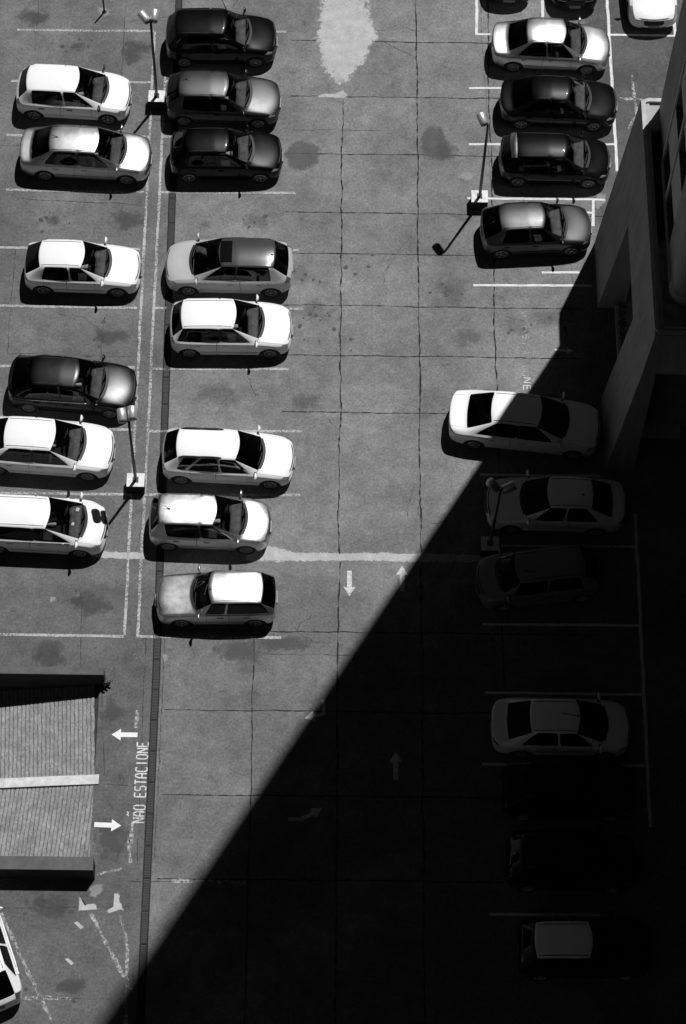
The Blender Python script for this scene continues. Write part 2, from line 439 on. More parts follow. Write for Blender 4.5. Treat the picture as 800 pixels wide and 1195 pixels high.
        for a in range(5):
            for b in range(4):
                q = (grid[a][b], grid[a][b+1], grid[a+1][b+1], grid[a+1][b])
                faces.append(q if sgn < 0 else q[::-1]); zone.append(Z[zfun(a, b)])
    cap(0, 1, .11, lambda a, b: 'grille' if (a in (2, 3) and b in (1, 2)) and not p.get('nogrille') else ('headlight' if a == 3 else 'bumper'))
    cap(last, -1, .07, lambda a, b: ('taillight' if (a == 3 and b in (0, 3) and sedan) else ('boot_lid' if a >= 3 and b in (1, 2) else 'bumper')))
    me = bpy.data.meshes.new('shell'); me.from_pydata(verts, [], faces)
    for q in DUMMY: me.materials.append(q)
    for pl, zz in zip(me.polygons, zone): pl.material_index = zz
    # creases where the panel kinds meet and along the shoulder
    bm = bmesh.new(); bm.from_mesh(me); bmesh.ops.recalc_face_normals(bm, faces=bm.faces[:])
    cl = bm.edges.layers.float.new('crease_edge')
    G = {Z['windscreen'], Z['rear_window'], Z['front_glass'], Z['rear_glass'], Z['quarter_glass'], Z['roof_glass']}
    for ed in bm.edges:
        ms = {f.material_index for f in ed.link_faces}
        if len(ms) > 1:
            ed[cl] = 1.0 if ms & G else .25
            if ms & {Z['headlight'], Z['taillight'], Z['grille']}: ed[cl] = .8
    cv = bm.verts.layers.float.new('crease_vert')
    for vt in bm.verts:
        cnt = {}
        for f_ in vt.link_faces:
            if f_.material_index in G: cnt[f_.material_index] = cnt.get(f_.material_index, 0)+1
        if any(k == 1 for k in cnt.values()) and abs(vt.co.y) > .01: vt[cv] = .75
    bm.verts.ensure_lookup_table()
    def cr(i, j, k, v):
        for o_ in (0, NR):
            a, b = idx[i][o_+j], idx[k[0]][o_+k[1]]
            ee = bm.edges.get((bm.verts[a], bm.verts[b])) if a != b else None
            if ee: ee[cl] = max(ee[cl], v)
    for i in range(iF1, last):
        cr(i, 5, (i+1, 5), min(1, .58+.3*box)); cr(i, 3, (i+1, 3), .3); cr(i, 4, (i+1, 4), .1)
        if iHD <= i < iRH: cr(i, 7, (i+1, 7), .35+.3*box)
    for j in range(6, 9):
        cr(iCW, j, (iCW, j+1), .7)
        if sedan: cr(ti['DK'], j, (ti['DK'], j+1), .45)
        cr(iRB, j, (iRB, j+1), .6)
        cr(iF0, j, (iF0, j+1), .45)
    bm.to_mesh(me); bm.free()
    ob = bpy.data.objects.new('shell', me); COL.objects.link(ob)
    sb = ob.modifiers.new('s', 'SUBSURF'); sb.levels = 2; sb.render_levels = 2
    cm = bmesh.new()
    R = p.get('wheel', .30)
    for x in (xf, xr):
        for s in (1, -1):
            r = bmesh.ops.create_cone(cm, cap_ends=True, segments=28, radius1=R+.055, radius2=R+.055, depth=.5,
                                      matrix=Matrix.Translation((x, s*(w-.24+.25), R+.01)) @ Matrix.Rotation(math.pi/2, 4, 'X'))
    cme = bpy.data.meshes.new('cut'); cm.to_mesh(cme); cm.free()
    for q in DUMMY: cme.materials.append(q)
    for pl in cme.polygons: pl.material_index = Z['well']
    co_ = bpy.data.objects.new('cut', cme); COL.objects.link(co_)
    bo = ob.modifiers.new('b', 'BOOLEAN'); bo.object = co_; bo.operation = 'DIFFERENCE'; bo.solver = 'EXACT'
    dg = bpy.context.evaluated_depsgraph_get()
    out = bpy.data.meshes.new_from_object(ob.evaluated_get(dg))
    bpy.data.objects.remove(ob); bpy.data.objects.remove(co_); bpy.data.meshes.remove(me); bpy.data.meshes.remove(cme)
    info = dict(L=L, w=w, H=H, xc=xc, xh=xh, xrh=xrh, xrb=xrb, zb=zb, wr=wr, xf=xf, xr=xr, xb=xb, xb5=xb5, xe5=xe5, R=R, hoodN=hoodN, deck=deck)
    return out, info
def lerp(a, b, t): return a+(b-a)*t

def split_shell(me):
    vs = [v.co.copy() for v in me.vertices]
    nrm = [Vector() for _ in vs]
    groups = {}
    for pl in me.polygons:
        zn = ZN[pl.material_index]
        if zn != 'well':
            for i in pl.vertices: nrm[i] += pl.normal*pl.area
        key = zn
        if zn in ('front_door', 'rear_door', 'front_glass', 'rear_glass', 'quarter_glass', 'headlight', 'taillight', 'pillar'):
            key = (zn, 1 if pl.center.y > 0 else -1)
        groups.setdefault(key, []).append((tuple(pl.vertices), pl.normal.copy()))
    return vs, nrm, groups

def part_mesh(name, faces, vs, nrm, gap=0.0, lift=0.0):
    used = sorted({i for f, _ in faces for i in f}); mp = {i: k for k, i in enumerate(used)}
    co = [vs[i].copy() for i in used]
    if gap:
        cnt = {}; nb = {}
        for f, _ in faces:
            c = sum((vs[i] for i in f), Vector())/len(f)
            for a, b in zip(f, f[1:]+f[:1]):
                k = (min(a, b), max(a, b)); cnt[k] = cnt.get(k, 0)+1
            for i in f: nb.setdefault(i, []).append(c)
        bd = {i for k, n in cnt.items() if n == 1 for i in k}
        for i in bd:
            d = sum(nb[i], Vector())/len(nb[i]) - vs[i]
            if d.length > 1e-6: co[mp[i]] += d.normalized()*min(gap, d.length*.4)
    if lift:
        for i in used:
            n = nrm[i]
            if n.length > 0: co[mp[i]] += n.normalized()*lift
    me = bpy.data.meshes.new(name)
    me.from_pydata(co, [], [tuple(mp[i] for i in f) for f, _ in faces]); me.update()
    for pl in me.polygons: pl.use_smooth = True
    me.normals_split_custom_set_from_vertices([(nrm[i].normalized() if nrm[i].length > 0 else Vector((0, 0, 1))) for i in used])
    return me

_wheels = {}
def wheel_meshes(R, style):
    k = (R, style)
    if k in _wheels: return _wheels[k]
    bm = bmesh.new(); n = 32; wd = .19
    prof = [(R*.66, -wd/2), (R*.90, -wd/2), (R*.985, -wd/2+.03), (R, -.03), (R, .03), (R*.985, wd/2-.03), (R*.90, wd/2), (R*.66, wd/2)]
    rings = [[bm.verts.new((r*math.cos(2*math.pi*i/n), y, r*math.sin(2*math.pi*i/n))) for i in range(n)] for r, y in prof]
    for A, B in zip(rings, rings[1:]+rings[:1]):
        for i in range(n): bm.faces.new((A[i], A[(i+1) % n], B[(i+1) % n], B[i]))
    bmesh.ops.recalc_face_normals(bm, faces=bm.faces[:])
    t = bpy.data.meshes.new('wheel'); bm.to_mesh(t); bm.free(); t.materials.append(M['rubber'])
    for q in t.polygons: q.use_smooth = True
    bm = bmesh.new()
    ro = R*.67
    def ring(r1, r2, y1, y2):
        a = [bm.verts.new((r1*math.cos(2*math.pi*i/n), y1, r1*math.sin(2*math.pi*i/n))) for i in range(n)]
        b = [bm.verts.new((r2*math.cos(2*math.pi*i/n), y2, r2*math.sin(2*math.pi*i/n))) for i in range(n)]
        for i in range(n): bm.faces.new((a[i], a[(i+1) % n], b[(i+1) % n], b[i]))
    ring(ro, ro*.90, .085, .095); ring(ro*.90, ro*.86, .095, .05); ring(ro, ro, .085, -.08)
    ns, half = {'five': (5, .17), 'six': (6, .13), 'seven': (7, .10), 'ten': (10, .075)}[style]
    for s in range(ns):
        a0 = 2*math.pi*s/ns+.3
        q = []
        for y in (.092, .055):
            for r, hw in ((ro*.12, half*1.0), (ro*.90, half*.75)):
                for sg in (-1, 1):
                    aa = a0+sg*hw*(1.7 if r < ro*.5 else 1)
                    q.append(bm.verts.new((r*math.cos(aa), y-(0.012 if r < ro*.5 else 0), r*math.sin(aa))))
        bm.faces.new((q[0], q[1], q[3], q[2])); bm.faces.new((q[0], q[2], q[6], q[4])); bm.faces.new((q[1], q[5], q[7], q[3])); bm.faces.new((q[2], q[3], q[7], q[6]))
    bmesh.ops.create_cone(bm, cap_ends=True, segments=14, radius1=ro*.22, radius2=ro*.18, depth=.05, matrix=Matrix.Translation((0, .075, 0)) @ Matrix.Rotation(-math.pi/2, 4, 'X'))
    bmesh.ops.recalc_face_normals(bm, faces=bm.faces[:])
    r_ = bpy.data.meshes.new('rim'); bm.to_mesh(r_); bm.free(); r_.materials.append(M['rim'])
    bm = bmesh.new(); bmesh.ops.create_cone(bm, cap_ends=True, segments=24, radius1=ro*.9, radius2=ro*.9, depth=.02, matrix=Matrix.Rotation(math.pi/2, 4, 'X'))
    d = bpy.data.meshes.new('brake_disc'); bm.to_mesh(d); bm.free(); d.materials.append(M['well'])
    _wheels[k] = (t, r_, d); return _wheels[k]

_cab = {}
def seat_mesh(wd):
    k = round(wd, 2)
    if k in _cab: return _cab[k]
    bm = bmesh.new()
    add_box(bm, -.25, .27, -wd/2, wd/2, .32, .50, .06)
    add_box(bm, -.10, .04, -wd/2, wd/2, 0, .62, .05)
    vs = bm.verts[:]
    for v in vs[len(vs)//2:]:
        x, z = v.co.x+.22*0, v.co.z
        v.co = Vector((-.24+v.co.x-.20*(z/.62), v.co.y, .44+z*.92))
    hw = min(.13, wd/2-.05)
    add_box(bm, -.52, -.42, -hw, hw, 1.03, 1.19, .03)
    bmesh.ops.recalc_face_normals(bm, faces=bm.faces[:])
    me = bpy.data.meshes.new('seat'); bm.to_mesh(me); bm.free(); me.materials.append(M['seat'])
    for q in me.polygons: q.use_smooth = True
    _cab[k] = me; return me

def make_car(name, label, cat, loc, heading, p, color, mirror_color=None, group='cars parked in the lot'):
    root = empty(name, loc, math.radians(heading), label=label, category=cat, group=group)
    me, I = car_shell(p)
    vs, nrm, gr = split_shell(me)
    bvh = BVHTree.FromPolygons(vs, [tuple(q.vertices) for q in me.polygons])
    P = M[color]; L, w_, H = I['L'], I['w'], I['H']
    def part(nm, key, m, parent=root, gap=0, lift=0, **pr):
        if key not in gr: return None
        return link(nm, part_mesh(nm, gr[key], vs, nrm, gap, lift), m, parent, **pr)
    bodyf = gr.get('body', []) + (gr.get('bumper', []) if not p.get('black_bumper') else [])
    gr['body'] = bodyf
    body = part('body', 'body', P)
    # wheel wells keep their own dark liner on the body mesh
    if 'well' in gr:
        wl = part('wheel_well', 'well', M['well'], body)
        for q in wl.data.polygons: q.use_smooth = False
    if p.get('black_bumper'): part('bumper', 'bumper', M['trim'])
    bon = part('bonnet', 'bonnet', P, gap=.016)
    boot = part('boot_lid' if p['type'] == 'sedan' else 'tailgate', 'boot_lid', P, gap=.007)
    part('windscreen', 'windscreen', M[p.get('ws', 'glass')])
    rwm = M[p.get('rw', 'tint')]
    part('rear_window', 'rear_window', rwm, boot if p['type'] != 'sedan' and boot else root)
    part('grille', 'grille', M['trim'])
    part('roof', 'roof', M[p['roofcol']] if p.get('roofcol') else P)
    if 'roof_glass' in gr:
        part('roof_panel', 'roof_glass', M['tint_roof'])
    for s in (1, -1):
        fd = part('front_door', ('front_door', s), P, gap=.007)
        rd = part('rear_door', ('rear_door', s), P, gap=.007)
        part('side_window', ('front_glass', s), M[p.get('sw', 'tint')], fd)
        part('side_window', ('rear_glass', s), M[p.get('sw2', 'tint')], rd)
        part('quarter_window', ('quarter_glass', s), M['tint'])
        part('pillar_trim', ('pillar', s), M['trim'])
        part('headlight', ('headlight', s), M['lens'], lift=.002)
        part('taillight', ('taillight', s), M['tail'], lift=.002)
        # handles
        for door, x in ((fd, I['xb']+.17), (rd, max(I['xe5']+.12, I['xb']-.78))):
            h = bvh.ray_cast(Vector((x, s*3, I['zb']-.13)), Vector((0, -s, 0)))
            if h[0] and door:
                y = h[0].y
                bm = bmesh.new(); add_box(bm, x-.10, x+.10, y-.012, y+.025 if s > 0 else y+.012, I['zb']-.145, I['zb']-.115, .008)
                if s < 0:
                    for v in bm.verts:
                        if v.co.y < y-.005: v.co.y -= .013
                from_bm('door_handle', bm, M[p.get('handle', 'trim')] if p.get('handle') else P, door, True)
        # mirrors
        xm = I['xb5']+.16
        h = bvh.ray_cast(Vector((xm, s*3, I['zb']+.02)), Vector((0, -s, 0)))
        y0 = h[0].y if h[0] else s*w_*.9
        bm = bmesh.new()
        r = bmesh.ops.create_icosphere(bm, subdivisions=3, radius=1)
        for v in bm.verts:
            c = v.co
            c.x = c.x*(.065 if c.x > 0 else .03); c.y *= .125; c.z *= .078
            v.co = Vector((xm+.02+c.x-.10*abs(c.y), y0+s*.16+c.y, I['zb']+.085+c.z))
        mo = from_bm('wing_mirror', bm, M[mirror_color] if mirror_color else P, root, True)
        tube_obj('mirror_stalk', M['trim'], mo, [(xm, y0-s*.02, I['zb']+.03), (xm, y0+s*.08, I['zb']+.06)], .03, 8)
    # wheels
    tm, rm, dm = wheel_meshes(I['R'], p.get('rim', 'six'))
    for x in (I['xf'], I['xr']):
        for s in (1, -1):
            wo_ = link('wheel', tm, None, root); wo_.location = (x, s*(w_-.135), I['R'])
            if s < 0: wo_.rotation_euler = (0, 0, math.pi)
            wo_.rotation_euler.y = random.random()*6
            rmo = link('rim', rm, None, wo_)
            link('brake_disc', dm, None, wo_)
    # cabin
    bm = bmesh.new(); zf = .26
    xa, xz = I['xc']-.05, I['xrb']+.12
    if p['type'] == 'sedan': xz = I['xrb']+.05
    yy = w_*.80; zt = I['zb']-.05
    q = [bm.verts.new(c) for c in ((xa, yy, zt), (xz, yy, zt), (xz, -yy, zt), (xa, -yy, zt), (xa-.25, yy*.97, zf), (xz+.3, yy*.97, zf), (xz+.3, -yy*.97, zf), (xa-.25, -yy*.97, zf))]
    for f in ((4, 5, 6, 7), (0, 1, 5, 4), (1, 2, 6, 5), (2, 3, 7, 6), (3, 0, 4, 7)): bm.faces.new([q[i] for i in f])
    from_bm('cabin_lining', bm, M['cabin'], root)
    bm = bmesh.new(); xd = I['xc']-.10
    add_box(bm, xd-.42, xd-.05, -yy*.97, yy*.97, I['zb']-.24, I['zb']-.03, .06)
    bmesh.ops.create_uvsphere(bm, u_segments=14, v_segments=8, radius=1, matrix=Matrix.Translation((xd-.36, w_*.43, I['zb']-.06)) @ Matrix.Diagonal((.11, .19, .05, 1)))
    from_bm('dashboard', bm, M['dash'], root, True)
    xs = (I['xb']+.22)
    for s in (1, -1):
        so_ = link('seat', seat_mesh(.52), None, root); so_.location = (xs+(0.04 if s > 0 else -.03), s*w_*.43, -.08)
    rs = link('rear_seat', seat_mesh(round(w_*1.45, 2)), None, root); rs.location = (max(I['xr']+.30, xz+.62), 0, -.16)
    bm = bmesh.new()
    pts = [Vector((xd-.56+.06*math.sin(a)*1.0, w_*.43+.185*math.cos(a), I['zb']-.07+.17*math.sin(a))) for a in [k*math.pi/10 for k in range(21)]]
    add_tube(bm, pts, .016, 6, False); add_tube(bm, [(xd-.56, w_*.43-.17, I['zb']-.07), (xd-.56, w_*.43+.17, I['zb']-.07)], .02, 6)
    from_bm('steering_wheel', bm, M['trim'], root, True)
    for fx, fy, pw, ph in p.get('papers', ()):
        ox = box_obj('paper', M['paper'], root, -pw/2, pw/2, -ph/2, ph/2, 0, .004); ox.location = (xd+fx, fy*w_, I['zb']-.022); ox.rotation_euler = (0, 0, random.uniform(-.4, .4))
    # wipers and scuttle
    def on_top(x, y):
        h = bvh.ray_cast(Vector((x, y, 4)), Vector((0, 0, -1))); return h[0] if h[0] else Vector((x, y, I['zb']))
    for y0, y1 in ((.62*w_, .02*w_), (-.02*w_, -.60*w_)):
        pts = [on_top(lerp(I['xc']-.07, I['xc']-.12, k/6) - .05*(abs(lerp(y0, y1, k/6))/w_)**2*3, lerp(y0, y1, k/6))+Vector((0, 0, .012)) for k in range(7)]
        tube_obj('wiper', M['trim'], root, pts, .012, 6)
    bm = bmesh.new(); n = 12; A = []; B = []
    for k in range(n+1):
        y = lerp(-.66*w_, .66*w_, k/n); xx = I['xc']-.15*(y/(.735*w_))**2
        A.append(bm.verts.new(on_top(xx+.055, y)+Vector((0, 0, .004)))); B.append(bm.verts.new(on_top(xx-.03, y)+Vector((0, 0, .005))))
    for k in range(n): bm.faces.new((A[k], A[k+1], B[k+1], B[k]))
    from_bm('scuttle_panel', bm, M['trim'], root)
    # roof seams / rails / antenna
    if p.get('seam', True) and 'roof_glass' not in gr:
        for s in (1, -1):
            y = s*I['wr']*.84
            pts = [on_top(lerp(I['xh']-.16, I['xrh']+.12, k/10), y)+Vector((0, 0, .003)) for k in range(11)]
            tube_obj('roof_seam', M['trim'], root, pts, p.get('seamr', .009), 6)
    if p.get('rails'):
        for s in (1, -1):
            y = s*I['wr']*.93
            pts = [on_top(lerp(I['xh']-.55, I['xrh']+.12, k/10), y)+Vector((0, 0, .05 if 0 < k < 10 else .0)) for k in range(11)]
            tube_obj('roof_rail', M['trim'], root, pts, .024, 8)
    if p.get('ant'):
        ax, ay, dx, dy, hh = p['ant']
        b = on_top(ax*L, ay*w_)
        ao = tube_obj('antenna', M['trim'], root, [b-Vector((0, 0, .01)), b+Vector((dx, dy, hh))], [p.get('antr', .014), p.get('antr', .014)*.6], 6)
        bm = bmesh.new(); bmesh.ops.create_uvsphere(bm, u_segments=10, v_segments=6, radius=.035, matrix=Matrix.Translation(b) @ Matrix.Diagonal((1.3, 1, .6, 1)))
        from_bm('antenna_base', bm, M['trim'], ao, True)
    if p.get('spoiler'):
        bm = bmesh.new(); n = 10; rows = []
        for k in range(n+1):
            y = lerp(-I['wr']*.93, I['wr']*.93, k/n); t = on_top(I['xrh']+.08, y)
            bow = .06*(y/I['wr'])**2
            rows.append([bm.verts.new((I['xrh']+.10-bow*0, y, t.z+.012)), bm.verts.new((I['xrh']-.13+bow, y, t.z-.015)), bm.verts.new((I['xrh']-.12+bow, y, t.z-.05))])
        for a, b in zip(rows, rows[1:]):
            for k in range(2): bm.faces.new((a[k], a[k+1], b[k+1], b[k]))
        from_bm('spoiler', bm, M[p['spoiler']], root, True)
    if p.get('sunroof'):
        f0, f1 = p['sunroof']; yy = I['wr']*.72
        bm = bmesh.new(); rows = []
        for i in range(5):
            rows.append([bm.verts.new(on_top(lerp(f0, f1, i/4)*L, lerp(-yy, yy, j/6))+Vector((0, 0, .006))) for j in range(7)])
        for a, b in zip(rows, rows[1:]):
            for j in range(6): bm.faces.new((a[j], a[j+1], b[j+1], b[j]))
        from_bm('sunroof', bm, M['dark_glass2'], root, True)
    # plates, badge, lower trims
    for s, zz in ((1, .42), (-1, .62 if p['type'] == 'hatch' or p['type'] == 'wagon' else .66)):
        h = bvh.ray_cast(Vector((s*4, 0, zz)), Vector((-s, 0, 0)))
        if h[0]:
            x = h[0].x
            box_obj('number_plate', M['plate'], root, min(x-.03*s, x+.006*s), max(x-.03*s, x+.006*s), -.2, .2, zz-.065, zz+.065)
    h = bvh.ray_cast(Vector((4, 0, .30)), Vector((-1, 0, 0)))
    if h[0]:
        rows = []
        bm = bmesh.new()
        for zz in (.27, .36):
            rr = []
            for k in range(11):
                y = lerp(-.52*w_, .52*w_, k/10); h = bvh.ray_cast(Vector((4, y, zz)), Vector((-1, 0, 0)))
                rr.append(bm.verts.new((h[0].x+.006 if h[0] else L/2-.1, y, zz)))
            rows.append(rr)
        for k in range(10): bm.faces.new((rows[0][k], rows[0][k+1], rows[1][k+1], rows[1][k]))
        from_bm('air_intake', bm, M['trim'], root)
    pts = []
    for k in range(11):
        y = lerp(-.62*w_, .62*w_, k/10); pts.append(on_top(L/2-p.get('nx', .115)-.23*(y/w_)**2, y))
    tube_obj('grille_bar', M[p.get('nose', 'trim')], root, pts, [.008]+[.02]*9+[.008], 6)
    for s in (1, -1):
        pts = []
        for k in range(9):
            x = lerp(I['xf']-I['R']-.08, I['xr']+I['R']+.08, k/8)
            h = bvh.ray_cast(Vector((x, s*3, .47)), Vector((0, -s, 0)))
            if h[0]: pts.append(h[0]+Vector((0, s*.006, 0)))
        if len(pts) > 2 and p.get('molding', True): tube_obj('side_moulding', P if not p.get('black_mould') else M['trim'], body, pts, .02, 6)
    if p.get('chrome'):
        for s in (1, -1):
            pts = []
            for k in range(9):
                x = lerp(I['xb5']-.02, I['xe5']+.05, k/8)
                h = bvh.ray_cast(Vector((x, s*3, I['zb']-.015)), Vector((0, -s, 0)))
                if h[0]: pts.append(h[0]+Vector((0, s*.004, 0)))
            if len(pts) > 2: tube_obj('window_trim', M['chrome'], body, pts, .011, 6)
    bpy.data.meshes.remove(me)
    return root
M['tint_roof'] = plain('dark panoramic roof glass', .035, .25, 0, .5, coat=1)
M['dark_glass2'] = plain('black sunroof glass', .004, .12, 0, .3, coat=.3)

hatch = dict(type='hatch', L=3.9, W=1.68, H=1.48, rb=.035, rh=.12, hd=.55, cw=.76)
sedan = dict(type='sedan', L=4.45, W=1.70, H=1.47, rb=.13, rh=.26, hd=.60, cw=.79, fo=.85, ro=.95)
CARS = []
def car(name, label, cat, px, py, z, heading, base, color, mc=None, wheels_y=True, **kw):
    p = dict(base); p.update(kw); p['L'] *= 1.022
    q = at(px, py, z)
    if wheels_y:                       # surveyed at the near-side hubs
        hd = math.radians(heading)
        n = Vector((-math.sin(hd), math.cos(hd), 0))
        if n.y < 0: n = -n
        q = q + n*(p['W']/2-.05)
    q.z = 0
    CARS.append(make_car(name, label, cat, q, heading, p, color, mc))
A = car
# left row
A('hatchback', 'white hatchback with dark wing mirrors beside a darker sedan, near the top left lamp', 'car', 84.5, 137.5, .3, -2.8, hatch, 'white', 'trim', L=3.93, W=1.70, rb=.045, rh=.11, hd=.56, cw=.79, rim='six', handle='trim', rw='dark_glass', seam=False)
A('sedan', 'silver sedan with a small roof aerial, directly below the white hatchback with dark mirrors', 'car', 98, 207.8, .3, -2.8, sedan, 'silver', L=4.45, rb=.11, rh=.24, hd=.61, cw=.80, rim='ten', handle='chrome', ant=(-.20, 0, -.18, 0, .12), rw='dark_glass', bpillar=True)
A('hatchback', 'white five door hatchback with wide black tail glass, empty bays above and below it', 'car', 95.6, 340.6, .3, -1.2, hatch, 'white', L=3.83, W=1.64, H=1.45, rb=.03, rh=.145, hd=.53, cw=.735, rim='seven', rw='dark_glass', box=.35, seam=True, bighead=False)
A('sedan', 'dark metallic sedan with a bright glint on its bonnet, beside a tall lamp head', 'car', 82, 480.3, .3, -4, sedan, 'gunmetal', L=4.12, W=1.72, rb=.055, rh=.195, hd=.565, cw=.765, rim='ten', rw='dark_glass', chrome=True, ro=.75, deck=.98, bpillar=True, quarter=True)
A('sedan', 'white sedan with pale mirrors cut by the left edge, directly below the dark sedan', 'car', 47.5, 552.9, .3, -3.6, sedan, 'white', L=4.54, W=1.76, H=1.47, rb=.10, rh=.25, hd=.60, cw=.79, rim='ten', handle='chrome', rw='dark_glass', bpillar=True)
A('hatchback', 'white hatchback with a lamp shadow on its short bonnet, cut by the left edge', 'car', 48.5, 644.3, .3, -2.4, hatch, 'white', L=4.0, W=1.70, H=1.52, rb=.03, rh=.1, hd=.57, cw=.83, hoodN=.76, zb=.96, rim='six', fo=.86, chrome=True, papers=((-.2, .5, .1, .12), (-.3, -.1, .08, .1), (-.3, .75, .1, .08)), bpillar=True, quarter=True)
# middle row
A('hatchback', 'black hatchback with a leaning antenna, topmost of the middle row', 'car', 258.5, 73.3, .3, 1.2, hatch, 'black', L=3.86, W=1.70, H=1.62, rb=.03, rh=.10, hd=.555, cw=.755, rim='ten', wr=.69, antr=.024, ant=(.06, .45, -.20, .25, .42), rw='dark_glass')
A('hatchback', 'mid grey car with a small V-shaped aerial on its roof, between two blacker hatchbacks', 'car', 259.6, 143.4, .3, -1.2, hatch, 'grey', L=3.92, W=1.70, rb=.03, rh=.12, hd=.55, cw=.735, rim='ten', ant=(-.30, .12, -.14, .05, .12), rw='dark_glass')
A('hatchback', 'dark grey hatchback with a glossy bonnet, above the empty bay of the middle row', 'car', 264, 208, .3, 1.0, hatch, 'darkgrey', L=3.80, W=1.66, rb=.035, rh=.145, hd=.53, cw=.735, rim='six', rw='dark_glass', box=.2)
A('hatchback', 'silver hatchback facing left with a dark glass roof and a black sunroof', 'car', 266, 341, .3, 179.5, hatch, 'brightsilver', L=4.22, W=1.75, H=1.51, rb=.05, rh=.14, hd=.575, cw=.79, panoramic=True, sunroof=(-.03, .085), rim='six', handle='chrome', ant=(-.33, .1, -.12, .03, .10), rw='dark_glass', fo=.85, ro=.75, bpillar=True)
A('hatchback', 'white hatchback directly below the silver car with the dark glass roof', 'car', 269.7, 413, .3, .6, hatch, 'white', L=4.0, W=1.74, H=1.52, rb=.035, rh=.105, hd=.545, cw=.755, rim='ten', rw='dark_glass', bpillar=True, quarter=True)
A('station_wagon', 'white station wagon with black roof rails and three side windows', 'car', 265, 563.5, .3, -2.5, dict(hatch, type='wagon'), 'white', L=4.2, W=1.66, H=1.47, rb=.03, rh=.12, hd=.585, cw=.76, rails=True, seam=False, rim='six', rw='dark_glass', ws='tint')
A('hatchback', 'pale silver hatchback with a rear roof aerial, beside the cement strip', 'car', 243.7, 640.3, .3, -1.8, hatch, 'lightsilver', L=3.82, W=1.66, rb=.035, rh=.09, hd=.56, cw=.79, rim='ten', ant=(-.32, -.05, -.14, .05, .12), rw='dark_glass', seam=False, bpillar=True)
A('hatchback', 'silver boxy old hatchback facing left, papers behind its windscreen', 'car', 252.5, 727.8, .3, 181, hatch, 'lightsilver', L=3.66, W=1.56, H=1.44, rb=.02, rh=.115, hd=.565, cw=.70, box=.9, bighead=False, papers=((-.25, .15, .2, .28), (-.2, -.35, .14, .2), (-.3, .5, .1, .14)), rim='six', quarter=True, wr=.72, hoodN=.74, ant=(.045, .12, .02, -.02, .04), rw='tint', black_bumper=False, xe=-1.02, zb=.9)
# right row
A('sedan', 'silver sedan with black flanks, topmost of the right row', 'car', 641.5, 80.3, .3, -1.8, sedan, 'silver', L=4.15, W=1.68, rb=.15, rh=.285, hd=.61, cw=.78, rim='ten', handle='chrome', ro=.85)
A('sedan', 'black sedan between a silver sedan and a black hatchback', 'car', 651, 147, .3, -.8, sedan, 'black', L=4.05, W=1.68, rb=.12, rh=.26, hd=.59, cw=.755, rim='six', ro=.8)
A('hatchback', 'black hatchback with a pale strip along its rear spoiler', 'car', 647, 214, .3, -.5, hatch, 'black', L=3.78, W=1.66, rb=.03, rh=.125, hd=.60, cw=.79, rim='ten', rw='dark_glass', spoiler='silver')
A('hatchback', 'dark grey hatchback nosing into the building shadow beside the lamp block', 'car', 627.5, 295.2, .3, 4.2, hatch, 'grey', L=3.72, W=1.66, H=1.45, rb=.03, rh=.155, hd=.56, cw=.755, rim='five', rw='tint')
A('sedan', 'large white sedan half in sunlight and half in shadow', 'car', 608.5, 525, .3, -6, sedan, 'white', L=4.86, W=1.80, H=1.47, rb=.13, rh=.275, hd=.60, cw=.775, rim='ten', handle='chrome', rw='dark_glass', ws='dark_glass', bpillar=True)
A('sedan', 'pale grey sedan in shadow facing left, behind a lamp post', 'car', 647, 619.7, .3, 179, sedan, 'shadegrey', L=4.38, W=1.70, rb=.11, rh=.25, hd=.575, cw=.745, rim='six', ant=(-.18, .1, -.03, 0, .03), rw='dark_glass', ws='dark_glass')
A('hatchback', 'dark grey car in deep shadow turned askew below the lamp block', 'car', 628, 668, .9, 188, hatch, 'dullgrey', wheels_y=False, L=3.85, W=1.66, rb=.04, rh=.15, hd=.70, cw=.83, hoodN=.8, zb=.95, rim='six', ant=(.12, .2, -.3, .12, .12), ws='dark_glass')
A('sedan', 'white sedan wholly in deep shadow facing right', 'car', 653.5, 880.8, .3, -.4, sedan, 'pearl', L=4.22, W=1.68, rb=.125, rh=.27, hd=.62, cw=.815, rim='ten', seam=True, ant=(.105, 0, -.5, .04, .10), rw='dark_glass', ws='dark_glass', seamr=.012)
A('hatchback', 'dusty dark car barely seen in the black shadow below the white shaded sedan', 'car', 664, 917, .9, 0, hatch, 'darkgrey', wheels_y=False, L=4.0, W=1.68, rb=.035, rh=.17, hd=.56, cw=.76, rim='six', ws='dark_glass', rw='dark_glass')
A('hatchback', 'almost invisible black car in the darkest part of the shadow', 'car', 668, 1000, .9, 0, hatch, 'black', wheels_y=False, L=3.9, W=1.68, rim='six', ws='dark_glass', rw='dark_glass')
A('hatchback', 'hatchback in black shadow of which only the pale roof shows', 'car', 683, 1103, .9, .8, hatch, 'black', roofcol='pearl', wheels_y=False, L=3.88, W=1.66, rb=.03, rh=.12, hd=.54, cw=.74, rim='six', ws='dark_glass', rw='dark_glass', seamr=.014)
